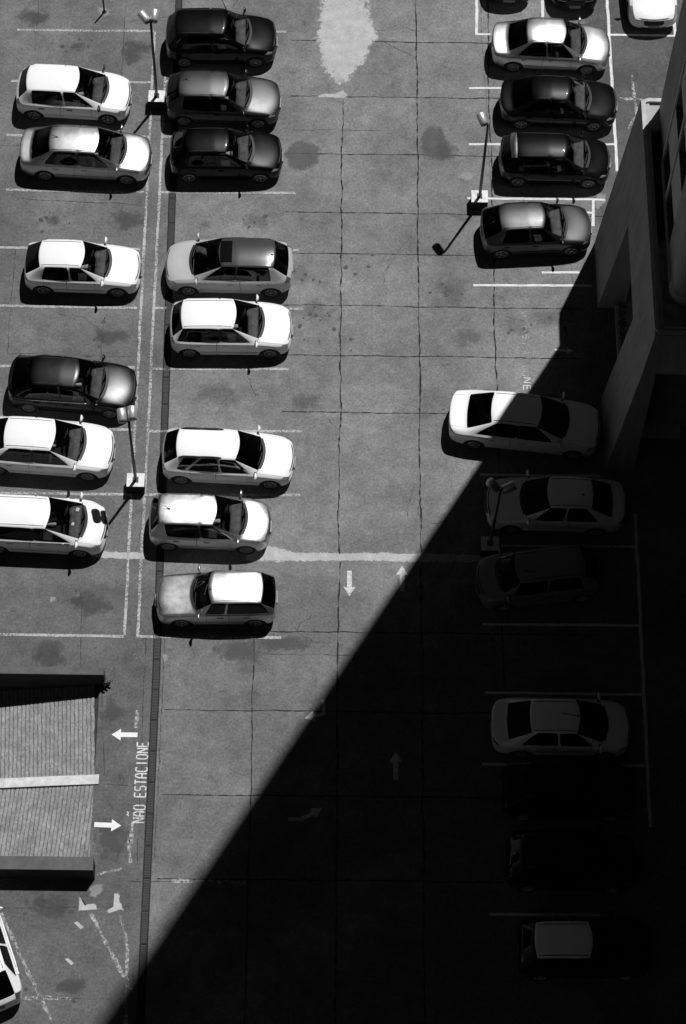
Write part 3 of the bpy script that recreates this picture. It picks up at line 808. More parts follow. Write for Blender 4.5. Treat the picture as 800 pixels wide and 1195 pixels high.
# bays at the top edge of the lot, noses towards the lower edge
def nose_car(name, label, px, py, hdg, base, color, **kw):
    p = dict(base); p.update(kw); q = at(px, py, .45); h = math.radians(hdg)
    q = q - Vector((math.cos(h), math.sin(h), 0))*p['L']/2; q.z = 0
    CARS.append(make_car(name, label, 'car', q, hdg, p, color))
nose_car('hatchback', 'black car showing only its bumper at the top edge above the silver sedan', 594, 2, -89, hatch, 'black')
nose_car('hatchback', 'black car with a pale number plate, nose at the top edge of the right row', 671, 9, -90, hatch, 'black', L=3.9, W=1.7)
nose_car('sedan', 'white car with swept dark headlights facing down at the top right', 763, 32, -88, sedan, 'white', L=4.4, W=1.74, bighead=True)
nose_car('hatchback', 'white hatchback tail cut by the lower left frame edge', 6, 1171, 112, hatch, 'white', L=-.01) if False else None
def tail_car(name, label, px, py, hdg, base, color, **kw):
    p = dict(base); p.update(kw); q = at(px, py, .5); h = math.radians(hdg)
    q = q + Vector((math.cos(h), math.sin(h), 0))*p['L']/2; q.z = 0
    CARS.append(make_car(name, label, 'car', q, hdg, p, color))
tail_car('hatchback', 'white hatchback with chrome strip on its tail, cut by the lower left frame edge', -1, 1181, 111, hatch, 'white', L=3.9, W=1.7, rb=.05, rh=.2, rw='dark_glass', box=.2)

# ------------------------------------------------------------------ ground
RX0, RX1, RY0, RY1 = -40.0, -6.32, 24.33, 30.10
BIG = 350
xs = [-BIG, RX0, RX1, BIG]; ys = [-BIG, RY0, RY1, BIG]
v = [(x, y, 0) for y in ys for x in xs]; f = []
for j in range(3):
    for i in range(3):
        if i == 1 and j == 1: continue
        f.append((j*4+i, j*4+i+1, (j+1)*4+i+1, (j+1)*4+i))
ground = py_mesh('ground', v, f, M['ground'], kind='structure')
def ribbon(bm, pts, width, z, jit=0.0, wj=0.0, step=.12):
    P = [Vector((p[0], p[1], 0)) for p in pts]; line = []
    for a, b in zip(P, P[1:]):
        n = max(1, int((b-a).length/step))
        for k in range(n): line.append(a.lerp(b, k/n))
    line.append(P[-1]); prev = None; o = 0
    for i, c in enumerate(line):
        d = (line[min(i+1, len(line)-1)]-line[max(i-1, 0)]).normalized(); n = Vector((-d.y, d.x, 0))
        o = o*.8+random.gauss(0, jit); hw = width/2*(1+random.uniform(-wj, wj))
        q = (bm.verts.new((c+n*(o+hw)).to_tuple()[:2]+(z,)), bm.verts.new((c+n*(o-hw)).to_tuple()[:2]+(z,)))
        if prev: bm.faces.new((prev[0], prev[1], q[1], q[0]))
        prev = q
def px_line(bm, a, b, width, z, **k): ribbon(bm, [at(*a), at(*b)], width, z, **k)
def blob(bm, pts, z, jit=.03, sub=6):
    P = [at(*p) for p in pts]; out = []
    for a, b in zip(P, P[1:]+P[:1]):
        for k in range(sub):
            c = a.lerp(b, k/sub); out.append(bm.verts.new((c.x+random.gauss(0, jit), c.y+random.gauss(0, jit), z)))
    bm.faces.new(out)
# joints
bm = bmesh.new()
JY = [at(400, y).y for y in (48, 112.8, 179.9, 248.3, 296, 356.8, 415, 481.3, 648, 738, 831, 930, 1028)]
xr_ = at(740, 500).x; xl_ = -4.3
for q in ((398, 300, 112, 1195), (490.5, 600, -5, 1195), (575.5, 300, -5, 860)):
    X = at(q[0], q[1]).x
    ribbon(bm, [(X, at(400, q[2]).y), (X, at(400, q[3]).y)], .038, .004, .010, .8)
X = at(293.5, 860).x; ribbon(bm, [(X, at(293, 740).y), (X, 16)], .03, .004, .006, .5)
for k, y in enumerate(JY):
    x0 = xl_ if k > 8 else at(330, 400).x
    if k in (0, 1): x0 = at(340, 40).x
    ribbon(bm, [(x0, y), (9.0 if k > 3 else at(700, 100).x, y+.02)], .030, .0042 + .0002*(k % 2), .006, .6)
from_bm('slab_joints', bm, M['joint'], ground)
bm = bmesh.new()
for a, b in (((45, 0), (40, 60)), ((145, 20), (140, 120)), ((0, 170), (25, 170)), ((20, 232), (160, 239)), ((18, 290), (8, 420)), ((8, 412), (160, 417)), ((122, 370), (118, 420)), ((95, 690), (93, 780)), ((195, 20), (150, 25)),
             ((170, 745), (160, 1010)), ((192, 745), (180, 1000)), ((120, 915), (150, 917)), ((118, 800), (122, 905)), ((340, 152), (450, 153)), ((420, 100), (400, 122)), ((140, 1028), (285, 1030)), ((300, 763), (420, 765)), ((430, 40), (485, 68)),
             ((545, 165), (700, 165)), ((545, 115), (600, 113)), ((560, 0), (577, 300)), ((660, 230), (668, 340)), ((0, 1060), (150, 1058)), ((30, 1165), (130, 1166))):
    px_line(bm, a, b, .02, .0036, jit=.008, wj=.7)
from_bm('hairline_cracks', bm, M['joint_soft'], ground)
# bay lines
bm = bmesh.new(); zl = .008
def hl(y, x0, x1, wd=.09, dy=0): px_line(bm, (x0, y), (x1, y+dy), wd, zl+random.random()*.0003, jit=.003, wj=.12)
for y, x0, x1, dy in ((35, 20, 179, 1.5), (94.5, 13, 176, 1.5), (157.5, 7, 173, 2), (221.5, 7, 168, 3), (288.7, -20, 163, 2), (356.5, -20, 160, 3), (427, -20, 157, 2), (499, -20, 154, 2.5), (575, -20, 151, 2), (740, -20, 144, 2.8)): hl(y, x0, x1, dy=dy)
for y, x0, x1, dy in ((37, 322, 334, 0), (95, 192, 200, 0), (159.5, 189, 202, 0), (224.5, 187, 345, .8), (291.8, 342, 348, 0), (359.5, 179, 195, .3), (360.5, 337, 353, 0), (430.5, 176, 337, .4), (503.5, 174, 352, 0), (577.5, 170, 350, .5), (742.5, 160, 328, 2)): hl(y, x0, x1, dy=dy)
from_bm('bay_lines', bm, M['line'], ground)
bm = bmesh.new()
for y, x0, x1, dy in ((103, 547, 705, 0), (168.5, 547, 718, 0), (231.5, 545, 706, 1.5), (318, 632, 676, 0), (333, 552, 690, .6), (248, 683, 691, .2), (40, 556, 572, 0), (40.5, 710, 800, 1.5),
                      (554, 560, 700, 1.5), (637, 585, 742, 1), (728.3, 562, 746, 1.6), (808.5, 566, 750, 2), (892, 562, 752, 1.5), (1067, 570, 700, 1)): hl(y, x0, x1, .085, dy=dy)
for a, b in (((708, -4), (720, 200)), ((741, 600), (758.4, 965)), ((556, -5), (556, 41)), ((632, -5), (633.5, 22)), ((786, 20), (787, 42)), ((692, 232), (692, 264))):
    px_line(bm, a, b, .10, zl+.0006, jit=.004, wj=.12)
from_bm('bay_lines', bm, M['line_fresh'], ground)
bm = bmesh.new()
for a, b in (((180.5, 37), (145, 741)), ((192.8, 88), (160.5, 743))):
    px_line(bm, a, b, .085, zl+.0006, jit=.004, wj=.2)
from_bm('bay_lines', bm, M['line'], ground)
bm = bmesh.new()
for a, b in (((0, 1066), (40, 1150)), ((40, 1150), (60, 1190)), ((105, 1066), (145, 1140)), ((145, 1140), (155, 1160)), ((141, 1068), (148, 1105)), ((148, 1105), (147, 1195)), ((28, 1165), (83, 1165.5)), ((113, 1020), (142, 1014)), ((160.5, 829), (159, 850)), ((156.5, 950), (152, 985)), ((150, 980), (151, 1010)), ((200, 1028), (285, 1030)),
             ((737, 85), (743, 135)), ((722, 115), (750, 116)), ((743, 135), (733, 150))):
    px_line(bm, a, b, .10, .0075, jit=.01, wj=.4)
from_bm('old_paint_lines', bm, M['line_old'], ground)
# cement patches with feathered, broken edges
def soft(name, v, lo=.30, hi=.62, amp=2.6, scale=4.5, mottle=.2, top=1.0):
    m, n, b = mat(name)
    at_ = node(n, 'ShaderNodeAttribute'); at_.attribute_name = 'edge'
    pos = node(n, 'ShaderNodeNewGeometry').outputs['Position']
    nz = math_(n, 'MULTIPLY', math_(n, 'SUBTRACT', noise(n, scale, 8, .72, pos), .5), amp)
    n.links.new(remap(n, math_(n, 'ADD', at_.outputs['Fac'], nz), lo, hi, 0, top), b.inputs['Alpha'])
    f = math_(n, 'MULTIPLY', remap(n, noise(n, 2.3, 6, .7, pos), .3, .7, v*(1-mottle), v*(1+mottle)), remap(n, noise(n, 13, 3, .8, pos), .28, .72, .85, 1.15))
    n.links.new(grey(n, f), b.inputs['Base Color']); b.inputs['Roughness'].default_value = .9; b.inputs['Specular IOR Level'].default_value = .2
    return m
M['cement'] = soft('pale cement patch', .34)
M['cement_old'] = soft('thin cement smear', .24, .35, 1.0, 3.4, 6, .2, .8)
M['darkpatch'] = soft('dark asphalt patch', .095, .3, .75, 2.2, 5, .2, .6)
def blob(bm, pts, z, grow=1.12, sub=5):
    el = bm.verts.layers.float.get('edge') or bm.verts.layers.float.new('edge')
    P = [at(*p) for p in pts]; c = sum(P, Vector())/len(P); rings = []
    out = []
    for a, b in zip(P, P[1:]+P[:1]):
        for k in range(sub): out.append(a.lerp(b, k/sub))
    for f, e in ((grow, 0.0), (1.0, .35), (.8, .8), (.45, 1.3)):
        r = []
        for q in out:
            d = c+(q-c)*f; vt = bm.verts.new((d.x, d.y, z)); vt[el] = e; r.append(vt)
        rings.append(r)
    n = len(out)
    for A, B in zip(rings, rings[1:]):
        for k in range(n): bm.faces.new((A[k], A[(k+1) % n], B[(k+1) % n], B[k]))
    ct = bm.verts.new((c.x, c.y, z)); ct[el] = 1.5
    for k in range(n): bm.faces.new((rings[-1][k], rings[-1][(k+1) % n], ct))
def band(bm, pts, widths, z):
    el = bm.verts.layers.float.get('edge') or bm.verts.layers.float.new('edge')
    P = [at(*p) for p in pts]; prev = None; line = []
    for (a, b), (u, v) in zip(zip(P, P[1:]), zip(widths, widths[1:])):
        n = max(1, int((b-a).length/.15))
        for k in range(n): line.append((a.lerp(b, k/n), lerp(u, v, k/n)))
    line.append((P[-1], widths[-1]))
    for i, (c, wd) in enumerate(line):
        en = 0.0 if i in (0, len(line)-1) else 1.0
        row = []
        for s_, e in ((-.62, 0), (-.45, .4), (-.2, 1.1), (.2, 1.1), (.45, .4), (.62, 0)):
            vt = bm.verts.new((c.x, c.y+s_*wd, z)); vt[el] = e*en; row.append(vt)
        if prev:
            for k in range(5): bm.faces.new((prev[k], row[k], row[k+1], prev[k+1]))
        prev = row
bm = bmesh.new()
blob(bm, [(376, -12), (368, 35), (370, 62), (378, 85), (392, 98), (403, 101), (412, 88), (428, 70), (432, 56), (443, 42), (434, 22), (426, -12)], .0050)
blob(bm, [(92, 1045), (98, 1056), (112, 1054), (113, 1061), (99, 1063), (91, 1063)], .0050)
blob(bm, [(133, 1042), (139, 1041), (140, 1052), (144, 1062), (136, 1063), (126, 1067), (124, 1063), (132, 1058)], .0050)
blob(bm, [(86, 1077), (90, 1075), (98, 1082), (94, 1085)], .0050)
blob(bm, [(75, 1119), (79, 1118), (86, 1124), (83, 1127)], .0050)
band(bm, [(368, 113), (378, 111.5), (392, 112), (400, 110.5), (408, 113)], [.05, .16, .2, .4, .2], .0052)
band(bm, [(285, 647), (320, 646), (345, 650), (400, 650), (430, 650), (490, 651), (560, 652), (645, 654)], [.55, .60, .36, .30, .32, .36, .30, .3], .0050)
band(bm, [(108, 647), (165, 649), (175, 650)], [.25, .28, .2], .0050)
from_bm('cement_patches', bm, M['cement'], ground)
bm = bmesh.new()
blob(bm, [(104, 1036), (112, 1030), (121, 1032), (119, 1042), (111, 1048), (104, 1046)], .0048)
blob(bm, [(112, 8), (120, 6), (129, 12), (126, 20), (116, 19)], .0048)
blob(bm, [(188, 764), (194, 762), (197, 770), (191, 774)], .0048)
blob(bm, [(58, 696), (65, 696), (65, 702), (58, 703)], .0048)
for q in ((598, 195), (545, 205), (700, 235)):
    blob(bm, [(q[0]+random.uniform(6, 16)*math.cos(k*.9), q[1]+random.uniform(5, 13)*math.sin(k*.9)) for k in range(7)], .0046+random.random()*.0002)
from_bm('cement_smears', bm, M['cement_old'], ground)
bm = bmesh.new()
blob(bm, [(491, 155), (500, 148), (515, 147), (522, 166), (526, 183), (515, 189), (495, 185), (490, 175)], .0044)
blob(bm, [(342, 165), (352, 163), (374, 171), (373, 190), (350, 201), (338, 196), (330, 180)], .0044)
from_bm('asphalt_patches', bm, M['darkpatch'], ground)
# wandering cracks
bm = bmesh.new(); rnd = random.Random(21)
for k in range(34):
    x, y = rnd.uniform(-11, 8), rnd.uniform(18, 57); a = rnd.uniform(0, 6.28); pts = [(x, y)]
    if RX0 < x < RX1+.3 and RY0-1 < y < RY1+1: continue
    for q in range(rnd.randint(6, 16)):
        a += rnd.gauss(0, .45); x += .16*math.cos(a); y += .16*math.sin(a)
        if RX0 < x < RX1+.3 and RY0-1 < y < RY1+1: break
        pts.append((x, y))
    if len(pts) > 2: ribbon(bm, pts, .016, .0034, .004, .7, .05)
from_bm('hairline_cracks', bm, M['joint_soft'], ground)
# oil stains, one under almost every bay
def stain(px, py, rx, ry):
    q = at(px, py); n = 18; om = M['oil_faint'] if (px > 215 and 200 < py < 600) else M['oil']
    py_mesh('oil_stain', [(q.x+rx*math.cos(2*math.pi*k/n), q.y+ry*math.sin(2*math.pi*k/n), .0056+random.random()*.0004) for k in range(n)], [tuple(range(n))], om, ground)
for q in ((158, 60, .9, .8), (88, 54, .45, .3), (62, 256, .35, .35), (150, 257, .9, .6), (132, 392, .95, .5), (117, 394, .3, .25), (107, 705, .9, .7), (90, 702, .3, .25), (55, 758, .8, .5), (62, 1060, .8, .6), (47, 1052, .3, .25), (82, 1150, .7, .35), (300, 258, .9, .6), (240, 262, .4, .3), (350, 320, .8, .8), (365, 360, .5, .6), (355, 470, .9, .6), (525, 340, 1.1, 1.0), (545, 390, .7, .8), (600, 380, .8, .7), (520, 175, .6, .6), (130, 175, .9, .5), (280, 760, 1.3, .6), (330, 750, 1.6, .4), (60, 770, .8, .4), (255, 460, 1.1, .7), (40, 20, .9, .6), (640, 370, .9, .6), (720, 90, 1.2, .8), (130, 980, .9, 1.1), (130, 830, .6, .7)): stain(*q)
bm = bmesh.new(); rnd = random.Random(5)
for q in ((158, 60), (88, 54), (62, 256), (150, 257), (132, 392), (117, 394), (107, 705), (90, 702), (62, 1060), (47, 1052), (82, 1150), (300, 258), (350, 320), (525, 340), (600, 380), (640, 370), (130, 175), (365, 370), (415, 310), (390, 392)):
    c = at(*q)
    for k in range(rnd.randint(4, 9)):
        r = rnd.uniform(.02, .085); x, y = c.x+rnd.gauss(0, .38), c.y+rnd.gauss(0, .22); n = 9; z = .0062+rnd.random()*.0004
        bm.faces.new([bm.verts.new((x+r*rnd.uniform(.7, 1.2)*math.cos(6.283*i/n), y+r*rnd.uniform(.7, 1.2)*math.sin(6.283*i/n), z)) for i in range(n)])
from_bm('oil_drips', bm, M['drip'], ground)
# arrows
def arrow(px, py, ang, ln, name='road_arrow', m='arrow', hw=.19, sw=.075, label=None):
    q = at(px, py); c, s = math.cos(ang), math.sin(ang); hl_ = ln*.36
    pts = [(-ln/2, -sw), (ln/2-hl_, -sw), (ln/2-hl_, -hw), (ln/2, 0), (ln/2-hl_, hw), (ln/2-hl_, sw), (-ln/2, sw)]
    o = py_mesh(name, [(q.x+x*c-y*s, q.y+x*s+y*c, .009) for x, y in pts], [tuple(range(7))], M[m], ground)
    if label: o['label'] = label
PI = math.pi
arrow(145, 857.5, PI, .78, label='bright white arrow pointing left towards the ramp')
arrow(125.5, 963, -.03, .80, label='bright white arrow pointing right away from the ramp')
arrow(407.5, 681, -PI/2, .88, m='arrow_old', label='faded arrow pointing down the lane')
arrow(469, 675, PI/2, .88, m='arrow_old', label='faded arrow pointing up at the shadow edge')
arrow(461.5, 894, PI/2, .90, m='arrow_old', label='pale arrow pointing up inside the shadow')
arrow(658, 409, -.05, .62, m='arrow', hw=.10, sw=.035, label='thin arrow crossing the shadow edge')
def bent(pts, head, m, label):
    bm = bmesh.new(); P = [at(*p) for p in pts]
    ribbon(bm, P, .11, .009, 0, .05, .1)
    d = (P[-1]-P[-2]).normalized(); n = Vector((-d.y, d.x, 0)); e = P[-1]
    bm.faces.new([bm.verts.new(((e+q).x, (e+q).y, .0092)) for q in (n*.17-d*.03, d*head, -n*.17-d*.03)])
    o = from_bm('road_arrow', bm, M[m], ground); o['label'] = label
bent([(377, 816), (377.5, 833), (365, 836)], .26, 'arrow_old', 'faded right-angled arrow turning left')
bent([(336, 956), (350, 956), (360, 952), (366, 948.5)], .30, 'arrow_old', 'pale arrow curving to the right in the shadow')
# lettering, stencil strokes on a unit cell
GL = {'N': [[(0, 0), (0, 1)], [(0, 1), (1, 0)], [(1, 0), (1, 1)]], 'A': [[(0, 0), (0, .7), (.3, 1), (.7, 1), (1, .7), (1, 0)], [(0, .42), (1, .42)]],
      'O': [[(.2, 0), (0, .2), (0, .8), (.2, 1), (.8, 1), (1, .8), (1, .2), (.8, 0), (.2, 0)]], 'E': [[(1, 0), (0, 0), (0, 1), (1, 1)], [(0, .52), (.8, .52)]],
      'S': [[(0, .05), (.8, 0), (1, .2), (1, .42), (.8, .52), (.2, .52), (0, .65), (0, .85), (.2, 1), (1, .96)]], 'T': [[(0, 1), (1, 1)], [(.5, 1), (.5, 0)]],
      'C': [[(1, .1), (.8, 0), (.2, 0), (0, .2), (0, .8), (.2, 1), (.8, 1), (1, .9)]], 'I': [[(.5, 0), (.5, 1)]], '~': [[(.0, 1.42), (.25, 1.58), (.7, 1.44), (1, 1.6)]], ' ': []}
def lettering(name, text, start, end, height, flip, m, stroke, label, fill=.64, skip=()):
    bm = bmesh.new(); a, b = at(*start), at(*end); d = (b-a); n = len(text); step = d/n; u = d.normalized()
    up = Vector((-u.y, u.x, 0))
    for i, ch in enumerate(text):
        if i in skip: continue
        base = a+step*i; wd = step.length*fill
        strokes = list(GL['A' if ch == 'Ã' else ch]) + (GL['~'] if ch == 'Ã' else [])
        for k, st in enumerate(strokes):
            ribbon(bm, [base+u*(x*wd)+up*(y*height) for x, y in st], stroke, .0085+.0003*k, 0, .1, .05)
    o = from_bm(name, bm, M[m], ground); o['label'] = label
lettering('floor_lettering', 'NÃO ESTACIONE', (168, 960), (173, 864), .33, False, 'letters', .042, 'stencilled words NÃO ESTACIONE beside the drain', .66)
lettering('floor_lettering', 'NÃO ESTACIONE', (610, 347), (609.5, 460), .20, False, 'letters_old', .04, 'nearly worn off words NÃO ESTACIONE at the shadow edge', .6, skip=(0, 1, 3, 4, 8, 11, 12))
lettering('floor_lettering', 'NE', (611, 441), (610.5, 458.5), .22, False, 'letters', .035, 'surviving letters NE above the large white sedan', .62)

# drain with iron grates
drain = empty('drain_channel', (0, 0, 0), kind='structure')
xd0 = [at(208.5, 0), at(182, 790), at(163.5, 1190)]
def drain_x(y):
    a, b = (xd0[0], xd0[1]) if y > xd0[1].y else (xd0[1], xd0[2])
    return lerp(a.x, b.x, (y-a.y)/(b.y-a.y))
bm = bmesh.new(); bars = bmesh.new(); frame = bmesh.new(); y = 15.0
ribbon(bm, [(drain_x(q), q) for q in (14.5, 20, 26, xd0[1].y, 36, 46, 58, 62)], .22, .006)  # flat dark sheet standing in for the shaded pit
k = 0
while y < 60:
    x = drain_x(y)
    if k % 20 == 0: add_box(frame, x-.11, x+.11, y-.012, y+.012, .0, .014)
    else: add_box(bars, x-.09, x+.09, y-.019, y+.019, .004, .012)
    y += .05; k += 1
for s in (-1, 1): ribbon(frame, [(drain_x(q)+s*.115, q) for q in (14.5, 20, 26, xd0[1].y, 36, 46, 58, 62)], .022, .010)
from_bm('drain_pit_shade', bm, M['well'], drain); from_bm('grate_bars', bars, M['iron'], drain); from_bm('grate_frame', frame, M['rampwall'], drain)

# ------------------------------------------------------------------ ramp
SL = .155
RL = 30.0
ramp = empty('ramp', (RX1, 27.2, 0), kind='structure')
def rz(x): return SL*(x-RX1) if x < RX1 else 0
# ribbed decks: each rib is real relief, its groove also shaded by colour
def deck(y0, y1, sk):
    bm = bmesh.new(); n = 150; pitch = .125; ny = 26; prev = None
    for i in range(n):
        for kk, (dx, dz) in enumerate(((0, 0), (.095, 0), (.099, -.025), (.122, -.025))):
            row = []
            for j in range(ny+1):
                y = lerp(y0, y1, j/ny)
                x = RX1-(i*pitch+dx)+sk*(y-y0) + .008*math.sin(y*7+i*1.7)+.006*math.sin(y*23+i*.9)
                x = min(x, RX1-.004)
                row.append(bm.verts.new((x, y, SL*(x-RX1)-.01+dz)))
            if prev:
                for j in range(ny):
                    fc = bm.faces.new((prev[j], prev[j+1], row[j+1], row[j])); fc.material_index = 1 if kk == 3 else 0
            prev = row
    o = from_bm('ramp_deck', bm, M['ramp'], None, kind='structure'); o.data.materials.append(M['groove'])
    return o
for q in ((27.22, RY1, -.055), (RY0, 26.90, .09)):
    o = deck(*q); o.parent = ramp; o.matrix_parent_inverse = Matrix.Translation((-RX1, -27.2, 0)); del o['kind']
bm = bmesh.new()
vv = [bm.verts.new(c) for c in ((RX1, RY0, -.06), (RX1, RY1, -.06), (RX1-RL, RY1, -SL*RL-.06), (RX1-RL, RY0, -SL*RL-.06))]; bm.faces.new(vv)
o = from_bm('ramp_slab', bm, M['rampwall'], ramp); o.matrix_parent_inverse = Matrix.Translation((-RX1, -27.2, 0))
# centre kerb
def prism_x(name, m, x0, x1, y0, y1, zt, zb_, parent=None, **pr):
    """a bar along X whose top and bottom heights are functions of x"""
    bm = bmesh.new(); n = 24; prev = None
    for i in range(n+1):
        x = lerp(x0, x1, i/n)
        r = [bm.verts.new((x, y0, zb_(x))), bm.verts.new((x, y1, zb_(x))), bm.verts.new((x, y1, zt(x))), bm.verts.new((x, y0, zt(x)))]
        if prev:
            for k in range(4): bm.faces.new((prev[k], prev[(k+1) % 4], r[(k+1) % 4], r[k]))
        else: bm.faces.new(r[::-1])
        prev = r
    bm.faces.new(prev)
    return from_bm(name, bm, m, parent, **pr)
prism_x('ramp_kerb', M['kerbwhite'], -6.18, RX1-RL, 26.90, 27.20, lambda x: rz(x)+.06, lambda x: rz(x)-.2, label='white painted kerb dividing the two ribbed ramp lanes', category='kerb')
rw = prism_x('ramp_wall', M['rampwall'], -6.14, RX1-RL, 30.10, 30.34, lambda x: .80, lambda x: rz(x)-.3, label='low concrete wall, sides darkened for shade, along the upper side of the ramp', category='wall')
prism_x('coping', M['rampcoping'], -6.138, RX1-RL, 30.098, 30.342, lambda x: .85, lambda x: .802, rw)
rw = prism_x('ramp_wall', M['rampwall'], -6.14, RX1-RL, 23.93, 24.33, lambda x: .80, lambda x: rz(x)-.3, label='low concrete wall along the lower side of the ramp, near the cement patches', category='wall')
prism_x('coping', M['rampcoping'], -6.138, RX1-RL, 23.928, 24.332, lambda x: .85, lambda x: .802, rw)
# handrail bracket on the end of the upper wall
hb = empty('pipe_stub', at(122.5, 798, .0), label='small dark bundle of pipe stubs at the end of the upper ramp wall', category='pipes')
for k in range(3):
    tube_obj('pipe', M['pole'], hb, [(-.02+.07*k, -.12+.05*k, 0), (.0+.07*k, -.12+.05*k, .35-.06*k), (.09+.07*k, -.12+.05*k, .42-.06*k)], .035, 8)
hb.location.z = 0

# ------------------------------------------------------------------ lamps
def lamp(px, py, hz, label, heads, lean=(0, 0), block=True):
    q = at(px, py, .5 if block else 0); q.z = 0
    root = empty('street_lamp', q, 0, label=label, category='lamp', group='twin flood lamps on white blocks')
    if block:
        bb = box_obj('base_block', M['blockside'], root, -.275, .275, -.235, .235, 0, .48)
        box_obj('cap_slab', M['concrete'], bb, -.28, .28, -.24, .24, .482, .5)
    zb_ = .5 if block else 0
    bp = box_obj('base_plate', M['pole'], root, -.09, .09, -.09, .09, zb_, zb_+.02)
    for sx in (-1, 1):
        for sy in (-1, 1): tube_obj('anchor_bolt', M['pole'], bp, [(sx*.065, sy*.065, zb_), (sx*.065, sy*.065, zb_+.07)], .014, 6)
    top = Vector((lean[0], lean[1], hz))
    tube_obj('pole', M['pole'], root, [(0, 0, zb_), top*.5+Vector((0, 0, zb_*.5)), top], [.055, .047, .04], 12)
    for az, pit, off in heads:
        bm = bmesh.new()
        d = Vector((math.cos(az)*math.cos(pit), math.sin(az)*math.cos(pit), math.sin(pit)))
        c = top + Vector(off)
        add_tube(bm, [c, c+d*.02, c+d*.36, c+d*.39], [.125, .14, .145, .13], 16)
        h = from_bm('lamp_head', bm, M['lampcase'], root, True)
        bm = bmesh.new(); add_tube(bm, [c-d*.03, c-d*.002], [.125, .13], 16); from_bm('lamp_glass', bm, M['lampglass'], h, True)
        tube_obj('bracket', M['pole'], h, [top-Vector((0, 0, .05)), c+d*.1], .025, 8)
    return root
D2 = math.radians
lamp(182.5, 112, 4.55, 'tall lamp with two splayed white heads, on a block beside the mid grey car', [(D2(130), .25, (-.10, -.02, 0)), (D2(85), .25, (.10, 0, 0))])
lamp(158, 560, 4.45, 'tall lamp with two white heads side by side, beside the cars cut by the edge', [(D2(100), .2, (-.16, -.12, .02)), (D2(95), .2, (.13, -.05, .05))])
lamp(559.5, 229, 4.55, 'tall lamp with one white head, on a sunlit block above the dark grey hatchback', [(D2(112), .3, (-.12, -.02, .02))])
lamp(571.5, 634, 4.25, 'tall lamp standing wholly in shadow in front of the pale grey sedan', [(D2(160), .9, (-.12, .05, 0)), (D2(20), .30, (.08, .0, 0))], lean=(.05, -.1))
bl = at(121.5, 14); bl.z = 0
pr = empty('marker_post', bl, 0, label='thin dark post standing on a pale spot at the top left', category='post')
tube_obj('post', M['pole'], pr, [(0, 0, 0), (0, 0, 1.15)], [.035, .03], 10)
bm = bmesh.new(); add_tube(bm, [(0, 0, 0), (0, 0, .03)], [.09, .07], 14); from_bm('foot', bm, M['rampwall'], pr, True)

# ------------------------------------------------------------------ the building on the right
XW, BT = 9.42, .088
def bx(z): return XW+BT*z
TZ = 7.45                                  # parapet top
tower = empty('office_tower', (12, 42, 0), label='tall grey office tower standing on sloping piers at the lot edge', category='building')
def tpart(o): o.parent = tower; o.matrix_parent_inverse = Matrix.Translation((-12, -42, 0)); return o
def slab_prism(name, m, yz, th=.9):
    """a battered wall piece: outline in (y, z) on the sloping face, with depth behind it"""
    bm = bmesh.new()
    a = [bm.verts.new((bx(z), y, z)) for y, z in yz]; b = [bm.verts.new((bx(z)*.0+bx(TZ)+th-.45*0, y, z)) for y, z in yz]
    bm.faces.new(a); bm.faces.new(b[::-1])
    for i in range(len(yz)):
        j = (i+1) % len(yz); bm.faces.new((a[i], b[i], b[j], a[j]))
    return tpart(from_bm(name, bm, m))
YN, YF = 37.80, 46.84
# piers and lintel as one continuous wall with the opening left free
slab_prism('pier', M['wall'], [(40.5, 0), (YN, 0), (YN+.28, 5.6), (40.5, 5.6)][::-1], .25)
slab_prism('pier', M['wall'], [(46.45, 0), (43.9, 0), (43.9, 4.85), (46.70, 4.85)][::-1], .25)
slab_prism('upper_wall', M['wall'], [(46.70, 4.85), (43.9, 4.85), (40.5, 4.85), (40.5, 5.6), (YN+.28, 5.6), (YN+.5, TZ-.003), (YF, TZ-.003)][::-1], .25)
# south parapet of the terrace
xt = bx(TZ)
bm = bmesh.new()
q = [bm.verts.new(c) for c in ((xt+.253, YN+.28, 5.6), (30, YN+.28, 5.6), (30, YN+.50, TZ-.004), (xt+.253, YN+.50, TZ-.004), (xt+.253, YN+.55, 5.6), (30, YN+.55, 5.6), (30, YN+.64, TZ-.004), (xt+.253, YN+.64, TZ-.004))]
for f_ in ((0, 1, 2, 3), (4, 7, 6, 5), (0, 4, 5, 1), (3, 2, 6, 7), (0, 3, 7, 4), (1, 5, 6, 2)): bm.faces.new([q[i] for i in f_])
tpart(from_bm('south_parapet', bm, M['wall']))
# coping around the terrace, rounded at the far corner
bm = bmesh.new()
path = [(30, YN+.60), (xt+.12, YN+.60), (xt+.055, YN+.72), (xt+.055, YF-.22), (xt+.10, YF-.10), (xt+.22, YF-.055), (30, YF-.055)]
def coping(path, wd, z0, z1):
    P = [Vector((a, b, 0)) for a, b in path]; prev = None
    for i, c in enumerate(P):
        d = (P[min(i+1, len(P)-1)]-P[max(i-1, 0)]).normalized(); n = Vector((-d.y, d.x, 0))
        r = [bm.verts.new((*(c+n*s*wd/2).to_tuple()[:2], z)) for s, z in ((-1, z0), (1, z0), (1, z1), (-1, z1))]
        if prev:
            for k in range(4): bm.faces.new((prev[k], prev[(k+1) % 4], r[(k+1) % 4], r[k]))
        else: bm.faces.new(r[::-1])
        prev = r
    bm.faces.new(prev)
coping(path, .13, TZ, TZ+.07)
tpart(from_bm('coping', bm, M['rim_wall']))
bm = bmesh.new(); path = [(30, YN+.80), (xt+.30, YN+.80), (xt+.24, YN+.88), (xt+.24, YN+2.2)]; coping(path, .07, TZ-.055, TZ-.02)
tpart(from_bm('inner_kerb', bm, M['wall2']))
tpart(box_obj('terrace', M['roof'], None, xt+.04, 30, YN+.66, YF-.06, TZ-.5, TZ-.06))
